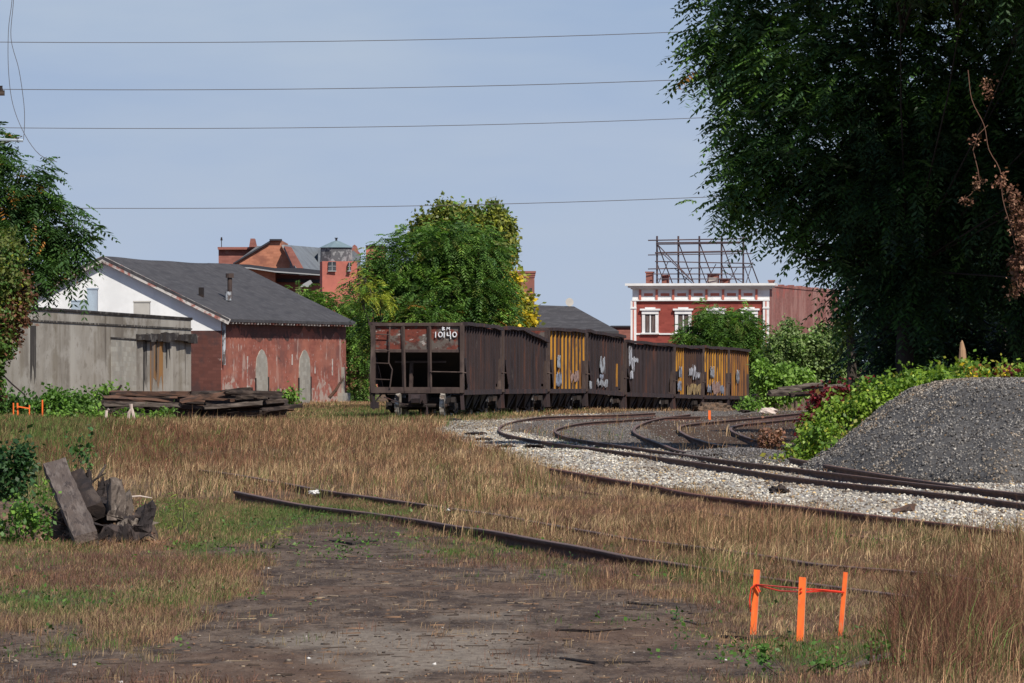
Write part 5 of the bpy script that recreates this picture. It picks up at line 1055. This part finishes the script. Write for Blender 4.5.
for layer in range(6):
    z = .07+layer*.135; span = [2.9, 2.95, 2.85, 2.75, 2.7, 2.5, 2.1][layer]
    for row in range(3):
        x = -span
        while x < span-.6:
            L = 2.4+g.normal(0, .15); L = min(L, span-x+.5); L *= .62+.5*g.random(); ang = g.normal(0, .22); yy = D0-.7+row*.45+layer*.07+g.normal(0, .10)
            tl = g.normal(0, .055); p = Vector((c0_+x, yy-L*ang/2, z+g.normal(0, .03)+.04-min(tl, 0)*0)); q = p+Vector((L, L*ang, L*tl))
            tie('railway_tie', p, q, .19, .145, [M_TIE, M_TIE, M_TIER, M_TIE][int(g.integers(0, 4))], 'dark weathered railway tie in the long heap before the brick warehouse', 'railway tie', 'ties heaped in front of the warehouse', 100+k, n=6, roll=g.normal(0, .35)); k += 1
            x += L+.05
for j, (a, b, z0, z1, m) in enumerate(((104,182,.45,.42,M_TIEL),(98,150,.30,.05,M_TIE),(180,232,.55,.85,M_TIER),(205,262,.35,.50,M_TIEL),(225,283,.86,.80,M_TIE),(262,302,.25,.42,M_TIE))):
    p, q = P(a, H, D0-1.1), P(b, H, D0-1.0); p.z, q.z = z0, z1
    tie('railway_tie', p, q, .17, .13, m, ['long pale tie across the front left of the heap', 'dark tie slanting down at the left end of the heap', 'reddish tie slanting up in the middle of the heap', 'pale tie low on the right front of the heap', 'dark tie sticking out at the top right of the heap', 'lone tie lying off the right end of the heap'][j], 'railway tie', None, 200+j, n=7)
def stick(name, pts, D, r_, m, lab, cat):
    q = [P(p[0], p[1], p[2] if len(p) > 2 else D) for p in pts]; e = MB(); e.tube([v-q[0] for v in q], r_, 6); o = e.build(name, m); o.location = q[0]; return tag(o, lab, cat)
stick('iron_bar', [(112,401),(117,392),(121.5,385)], 200.3, [.06,.05,.035], M_TIE, 'short dark stake sticking up from the left end of the tie heap', 'bar')
M_BONE = MAT('bleached_wood', (.60,.50,.44), [((.35,.27,.24), (4,4,2), .5, .65, .6)], .8)
stick('white_stake', [(106,419),(106.5,411),(109,409)], 191, [.05,.05,.05], M_BONE, 'small bleached stick before the left of the tie heap', 'stick')
r = empty('white_stake', P(131, 421, 190), 0, 'forked bleached stick before the middle of the tie heap', 'stick')
for pts in ([(128,421.5),(129,413),(131.5,409),(131,404)], [(134,421.5),(133,414),(131.5,409)]):
    e = MB(); e.tube([P(a, b, 190)-r.location for a, b in pts], .055, 6); e.build('prong', M_BONE, r)
stick('dead_branch', [(329,398),(336,390),(340,383),(344,378)], 240, [.07,.06,.045,.02], M_TIER, 'dead branch leaning up beside the second blocked doorway', 'branch')
stick('dark_post', [(286,431),(287,421)], 176, [.05,.04], M_TIE, 'short dark stub post in the straw coloured grass', 'post')
stick('fallen_cable', [(-20,352),(0,372),(12,384),(25,395)], 216, .03, M_DARK, 'black cable drooping down the far left of the concrete wall', 'cable')
# foreground beam and stumps on a low mound
def lump(name, c, rx, ry, rz_, m, lab, cat, seed, amp=.25, group=None, kind=None, n=26, sharp=1.0):
    g = RNG(seed); vs, fs = [], []; nl = n//2
    for i in range(nl+1):
        th = math.pi*i/nl
        for j in range(n):
            ph = 2*math.pi*j/n; u = (math.sin(th)*math.cos(ph), math.sin(th)*math.sin(ph), math.cos(th))
            k = 1+amp*2*(float(fbm(u[0]*2.1+seed, u[1]*2.1+u[2]*3.3, seed, 4))-.5)
            vs.append((u[0]*rx*k, u[1]*ry*k, u[2]*rz_*k))
    fs = [(i*n+j, i*n+(j+1) % n, (i+1)*n+(j+1) % n, (i+1)*n+j) for i in range(nl) for j in range(n)]
    e = MB(); e.add(vs, fs); o = e.build(name, m); o.location = c; return tag(o, lab, cat, group, kind)
M_MOUND = MAT('litter_soil', (.10,.07,.05), [((.20,.125,.08), (9,9,9), .48, .6, .8), ((.04,.03,.025), (6,6,6), .5, .62, .8)], .95, bump=((20,20,20), .6, .03))
c = P(88, 540, 59.6); c.z = -.12; md = lump('soil_mound', c, .72, .9, .50, M_MOUND, 'low mound of soil and bark litter under the tilted beam and stumps', 'mound', 5, .3)
c = P(15, 540, 60); c.z = -.1; lump('soil_mound', c, .75, .9, .50, M_MOUND, 'low soil mound at the left edge covered with weeds', 'mound', 6, .3)
g = RNG(77); n = 900; a_ = g.random(n)*6.28; rr_ = np.sqrt(g.random(n)); X = P(95, 0, 59).x+np.cos(a_)*rr_*.72; Y = 59+np.sin(a_)*rr_*.9-.3; Zm = -.12+.50*np.sqrt(np.clip(1-((X-P(88,0,59.6).x)/.75)**2-((Y-59.6)/.9)**2, 0, 1)); Zm = np.maximum(Zm, gz(X, Y))
n = len(X); az = g.random(n)*6.28; Ln = .03+.12*g.random(n)**2; dx, dy = np.cos(az)*Ln, np.sin(az)*Ln; th = .004+.008*g.random(n); dz = g.normal(0, .03, n)
v = np.stack([np.stack([X, Y, Zm], -1), np.stack([X+dx, Y+dy, Zm+dz], -1), np.stack([X+dx, Y+dy, Zm+dz+th], -1), np.stack([X, Y, Zm+th*1.5], -1), np.stack([X+dx*.5, Y+dy*.5+.015, Zm+dz*.5], -1)], 1)
T = (np.arange(n)[:, None, None]*5+np.array([(0,1,2),(0,2,3),(3,2,4),(2,1,4),(0,3,4)])).reshape(-1, 3)
tag(npmesh('bark_litter', v, T, M_STONE, col=np.repeat(stonecol(n, g, [(.20,.10,.06),(.30,.17,.10),(.08,.05,.04),(.4,.3,.22)], [4,3,3,.8]), 5, 0)), kind='stuff', label='reddish bark litter between the stumps')
M_CHAR = MAT('charred_wood', (.028,.022,.022), [((.08,.06,.055), (9,9,4), .52, .64, .7)], .9, bump=((26,26,8), .8, .03), local=True)
M_OLD = MAT('old_grey_beam', (.115,.088,.075), [((.20,.165,.145), (1.5,12,12), .46, .64, .7), ((.06,.045,.04), (3,16,16), .52, .62, .9)], .9, bump=((3,30,30), .9, .02), local=True)
p = P(56, 468, 60.6); q = P(87, 541, 57.4); tie('old_beam', p, q, .23, .15, M_OLD, 'large squared grey beam tilted against the stump pile', 'beam', None, 301, .005, 14, roll=.25)
p = P(76, 478, 60.4); q = P(96, 512, 58.6); tie('old_beam', p, q, .19, .16, M_TIE, 'shorter dark beam lying beside the large tilted beam', 'beam', None, 302, .008, 9, roll=.4)
p = P(96, 503, 59.4); q = P(112, 515, 58.7); tie('charred_log', p, q, .13, .12, M_CHAR, 'black log chunk lying between the shorter beam and the gnarled stump', 'log', None, 311, .018, 7)
p = P(126, 528, 58.3); q = P(146, 512, 58.5); tie('charred_log', p, q, .09, .09, M_CHAR, 'thin black log leaning up to the black broken stump', 'log', None, 312, .016, 7)
def stump(px, y0, y1, D, w, m, lab, seed, lean=0, tp=.7):
    g = RNG(seed); a = P(px, y0, D); b = P(px+lean, y1, D+.05); n = 14; k = 8; e = MB(); vs = []
    for i in range(k+1):
        t = i/k; c = a.lerp(b, t)
        for j in range(n):
            ph = 6.283*j/n; rr = w*(1-(1-tp)*t)*(1+.32*math.sin(ph*3+seed)+g.normal(0, .12)); vs.append(tuple(c-a+Vector((math.cos(ph)*rr, math.sin(ph)*rr, (g.normal(0, .04) if i == k else 0)))))
    fs = [(i*n+j, i*n+(j+1) % n, (i+1)*n+(j+1) % n, (i+1)*n+j) for i in range(k) for j in range(n)]+[tuple(k*n+j for j in range(n))]
    e.add(vs, fs); o = e.build('stump', m); o.location = a; return tag(o, lab, 'stump')
M_ROOT = MAT('gnarled_root', (.12,.095,.08), [((.24,.20,.17), (9,9,2.5), .48, .62, .8), ((.03,.022,.02), (14,14,4), .5, .6, .9)], .95, bump=((30,30,8), .9, .03), local=True)
stump(115, 520, 480, 58.6, .095, M_ROOT, 'upright gnarled grey stump in the middle of the pile', 1, -1)
stump(124, 524, 496, 58.9, .06, M_ROOT, 'narrow split stump leaning right of the gnarled grey stump', 2, 4)
stump(142, 536, 504, 58.2, .075, M_CHAR, 'black broken stump at the right end of the pile', 3, 9, .6)
stump(102, 500, 484, 60.0, .07, M_CHAR, 'small dark stump chunk behind the gnarled one', 4, 3)
stump(86, 492, 474, 60.3, .06, M_CHAR, 'small black stump chunk next to the top of the shorter beam', 5, 2)
p = P(99, 533, 58.0); q = P(138, 534, 58.1); tie('charred_log', p, q, .15, .14, M_CHAR, 'low charred log in front of the stumps', 'log', None, 303, .02, 9)
p = P(118, 524, 58.3); q = P(148, 528, 58.4); tie('charred_log', p, q, .10, .12, M_ROOT, 'brown root piece behind the charred log', 'log', None, 304, .02, 9)
stick('dead_twig', [(98,478),(103,470),(106,464)], 60, [.015,.014,.006], M_ROOT, 'short forked twig above the stump pile', 'twig')
stick('dead_twig', [(92,482),(100,476),(106,473)], 60, [.012,.01,.005], M_CHAR, 'dark twig crossing above the stump pile', 'twig')
stick('dead_twig', [(128,497),(140,496),(152,498)], 59, [.01,.008,.004], M_BONE, 'pale thin twig right of the gnarled stump', 'twig')
stick('dead_twig', [(55,514),(60,508),(66,512),(69,526)], 57.5, [.005,.004,.004,.003], M_ROOT, 'thin root strand crossing the large tilted beam', 'twig')
# behind the train end
g = RNG(90)
for i in range(4):
    for j in range(5):
        p = P(757+j*4.4, H, 300); p.z = -.80+i*.27+(.0 if j % 2 else .01)
        if i == 3 and j > 3: continue
        tie('railway_tie', p+Vector((g.normal(0,.03), -.1+g.normal(0,.12), .15)), p+Vector((g.normal(0,.05), 2.4, .15)), .22, .23, M_TIE, 'black railway tie seen end on in the stack behind the last hopper car', 'railway tie', 'ties stacked behind the last hopper car', 400+i*9+j, n=4)
for j, (x0, y0, x1, y1, w_, m) in enumerate(((770,392,800,389,.16,M_TIEL),(778,389,822,384,.15,M_TIEL),(800,388,842,386,.16,M_TIEL),(790,395,838,391,.2,M_TIE),(812,384,842,390,.12,M_TIEL),(768,395,796,394,.14,M_TIE),(826,392,850,384,.12,M_TIEL))):
    D = 215+j*.4; tie('driftwood_log', P(x0, y0, D), P(x1, y1, D+.6), w_, w_*.8, m, ['grey log low at the left tip of the log heap', 'long grey log on top of the log heap left of the vines', 'grey log in the middle of the log heap', 'thick dark log at the bottom of the log heap', 'short grey log slanting down on the log heap', 'dark log end under the left tip of the log heap', 'short pale log slanting up by the vines'][j], 'log', 'logs heaped between the train and the vines', 500+j, n=6)
c = P(712, 408, 236); c.z = -.1; lump('soil_mound', c, .8, 1., .36, M_MOUND, 'small brown earth mound in front of the last hopper cars', 'mound', 8, .5)
c = P(768, 408, 225); c.z = 0; lump('pale_rock', c, .35, .3, .16, M_BONE, 'pale flat rock in dry grass beyond the curved rails', 'rock', 12, .4)
c = P(779, 494, 81); c.z = .05; lump('iron_scrap', c, .13, .12, .075, M_CHAR, 'rusty black lump of scrap lying on the white ballast', 'scrap', 14, .9)
p = P(893, 517, 70.5); q = P(909, 508, 71.2); tie('wood_chunk', p, q, .14, .08, M_TIER, 'dark brown broken board stuck in the ballast by the rusty rail', 'board', None, 600, .015, 6)
for j, (x, y, D) in enumerate(((436,424,180),(452,421,186),(478,435,150),(484,441,140),(505,448,126),(535,448,124),(702,466,104),(745,412,222))):
    c = G(x, y); c.z = .03; s_ = 6/F*c.y; lump('tie_fragment', c, s_*(1.6 if j < 6 else .9), s_*3, .05, M_TIE, 'dark rotten tie fragment poking out of the ballast', 'tie fragment', 20+j, .7, 'tie fragments in the ballast')
c = G(314, 500); c.z = .1; lump('white_rag', c, .06, .05, .03, MAT('white_cloth', (.75,.74,.72), [], .8), 'crumpled white scrap beside the overgrown rail', 'litter', 31, .9)
c = G(448, 519); c.z = .1; lump('white_rag', c, .022, .02, .014, bpy.data.materials['white_cloth'], 'tiny white scrap in tan grass beyond the overgrown rail', 'litter', 32, .9)
# weathered snag by the vines
e = MB(); D = 112.; a = P(963, 382, D); r = a; g = RNG(95); vs = []; n = 9; pr_ = [(0,.085),(.2,.09),(.45,.075),(.65,.06),(.78,.03),(.83,.008)]
for i, (z, rr_) in enumerate(pr_):
    for j in range(n): vs.append((math.cos(6.283*j/n)*rr_*(1+g.normal(0,.1))-z*.02, math.sin(6.283*j/n)*rr_, z-.05))
e.add(vs, [(i*n+j, i*n+(j+1) % n, (i+1)*n+(j+1) % n, (i+1)*n+j) for i in range(len(pr_)-1) for j in range(n)]); o = e.build('broken_snag', MAT('snag_wood', (.36,.22,.13), [((.20,.12,.08), (8,8,1.5), .48, .62, .8)], .9, local=True)); o.location = a
tag(o, 'pointed tan broken snag standing in vines before the dark wood', 'snag')

# ---------------------------------------------------------------- wires and pole
M_WIRE = MAT('black_wire', (.10,.09,.09), [], .6)
def wire(pts, D, r_, lab):
    if len(pts) > 8 or pts[0][0] < -100:
        xs, ys = [p[0] for p in pts], [p[1] for p in pts]; cf = np.polyfit(xs, ys, 3); W = [(x, np.polyval(cf, x)) for x in np.linspace(xs[0], xs[-1], 60)]
    else: W = spline(pts, 6)
    q = [P(a, b, D) for a, b in W]; e = MB(); e.tube([v-q[0] for v in q], r_, 5, caps=False); o = e.build('power_line', M_WIRE, smooth=True); o.location = q[0]; return tag(o, lab, 'power line', 'wires crossing the sky')
for (pts, r_, lab) in (([(-900,20),(-400,30),(0,39.3),(200,45),(345,46.3),(520,41),(690,31),(1000,8),(1700,-60)], .0105, 'topmost of the long horizontal wires'),
                       ([(-900,66),(0,84.3),(150,89.5),(330,92.5),(500,89.5),(680,81),(1000,58),(1700,-10)], .0105, 'second long horizontal wire from the top'),
                       ([(-900,100),(0,123.5),(100,128),(280,131),(480,128.5),(700,118.5),(1000,98),(1700,30)], .0095, 'third long horizontal wire from the top'),
                       ([(-900,180),(0,202),(150,207.5),(310,210.5),(480,209),(600,204.5),(720,197.5),(1000,174),(1700,110)], .0095, 'lowest long horizontal wire, meeting the leaning left tree')):
    wire(pts, 170., r_, lab)
wire([(13.5,-40),(12,0),(8.5,30),(8.5,70),(13,105),(25,135),(40,155),(57,162)], 140., .0075, 'thin loose cable swinging out over the left tree')
wire([(14,-40),(13.5,0),(11,38),(19,70),(24,105),(24.5,125),(23.5,140)], 139.5, .0075, 'thin loose cable hanging down to the bracket')
D = 140.; x0 = P(-46, 0, D).x
up = empty('utility_pole', (x0, D, 0), 0, 'weathered utility pole at the left edge with crossarm tips reaching into view', 'utility pole')
e = MB(); e.tube([(0,0,-.2),(0,0,11.5)], [.17,.12], 10); e.build('pole', M_BARKL, up)
e = MB(); z = P(0,93,D).z; e.box(-1.2, P(4.5,0,D).x-x0, -.06, .06, z-.06, z+.06); e.build('crossarm', M_TIE, up)
e = MB(); z = P(0,93,D).z; x = P(1,0,D).x-x0; e.tube([(x,0,z+.06),(x,0,z+.13),(x,0,z+.17)], [.05,.035,.04], 8); e.build('insulator', M_CHAR, up)
e = MB(); e.tube([(0,-.1,P(0,137.5,D).z),(P(23.5,0,D).x-x0,-.1,P(0,140.8,D).z)], .035, 6); e.tube([(P(20,0,D).x-x0,-.1,P(0,140.5,D).z),(P(20,0,D).x-x0,-.1,P(0,136.5,D).z)], .012, 5); e.build('bracket_arm', M_GALV, up)

# driftwood and branches lying about in the foreground
for j, (pts, r_, m, lab) in enumerate((
    ([(856,668),(872,663),(888,659),(904,660)], .028, M_TIEL, 'grey driftwood stick lying in weeds at the lower right'),
    ([(806,676),(830,670),(852,666)], .010, M_TIE, 'thin dark stick left of the grey driftwood'),
    ([(722,637),(748,640),(776,637),(792,640)], .016, M_TIE, 'dark branch on the ground under the orange stakes'),
    ([(556,632),(590,634),(622,631)], .013, M_TIE, 'dark branch lying at the right side of the dirt patch'),
    ([(600,607),(628,604),(660,607)], .014, M_ROOT, 'brown stick at the right edge of the dirt patch'),
    ([(330,541),(352,544),(376,541)], .018, M_CHAR, 'black stick in the dark soil below the overgrown rail'),
    ([(560,659),(596,664),(650,662)], .011, M_CHAR, 'black twig along the bottom right of the dirt patch'),
    ([(672,620),(700,626),(722,622)], .012, M_ROOT, 'brown branch between the dirt patch and the left stake'))):
    q = [G(x, y) for x, y in pts]
    for v in q: v.z = float(gz(v.x, v.y))+r_*.5
    e = MB(); n = len(q); e.tube([v-q[0] for v in q], [r_*.7]+[r_]*(n-2)+[r_*.4], 7); o = e.build('dead_stick', m, jit=r_*.12, seed=j); o.location = q[0]; tag(o, lab, 'stick')
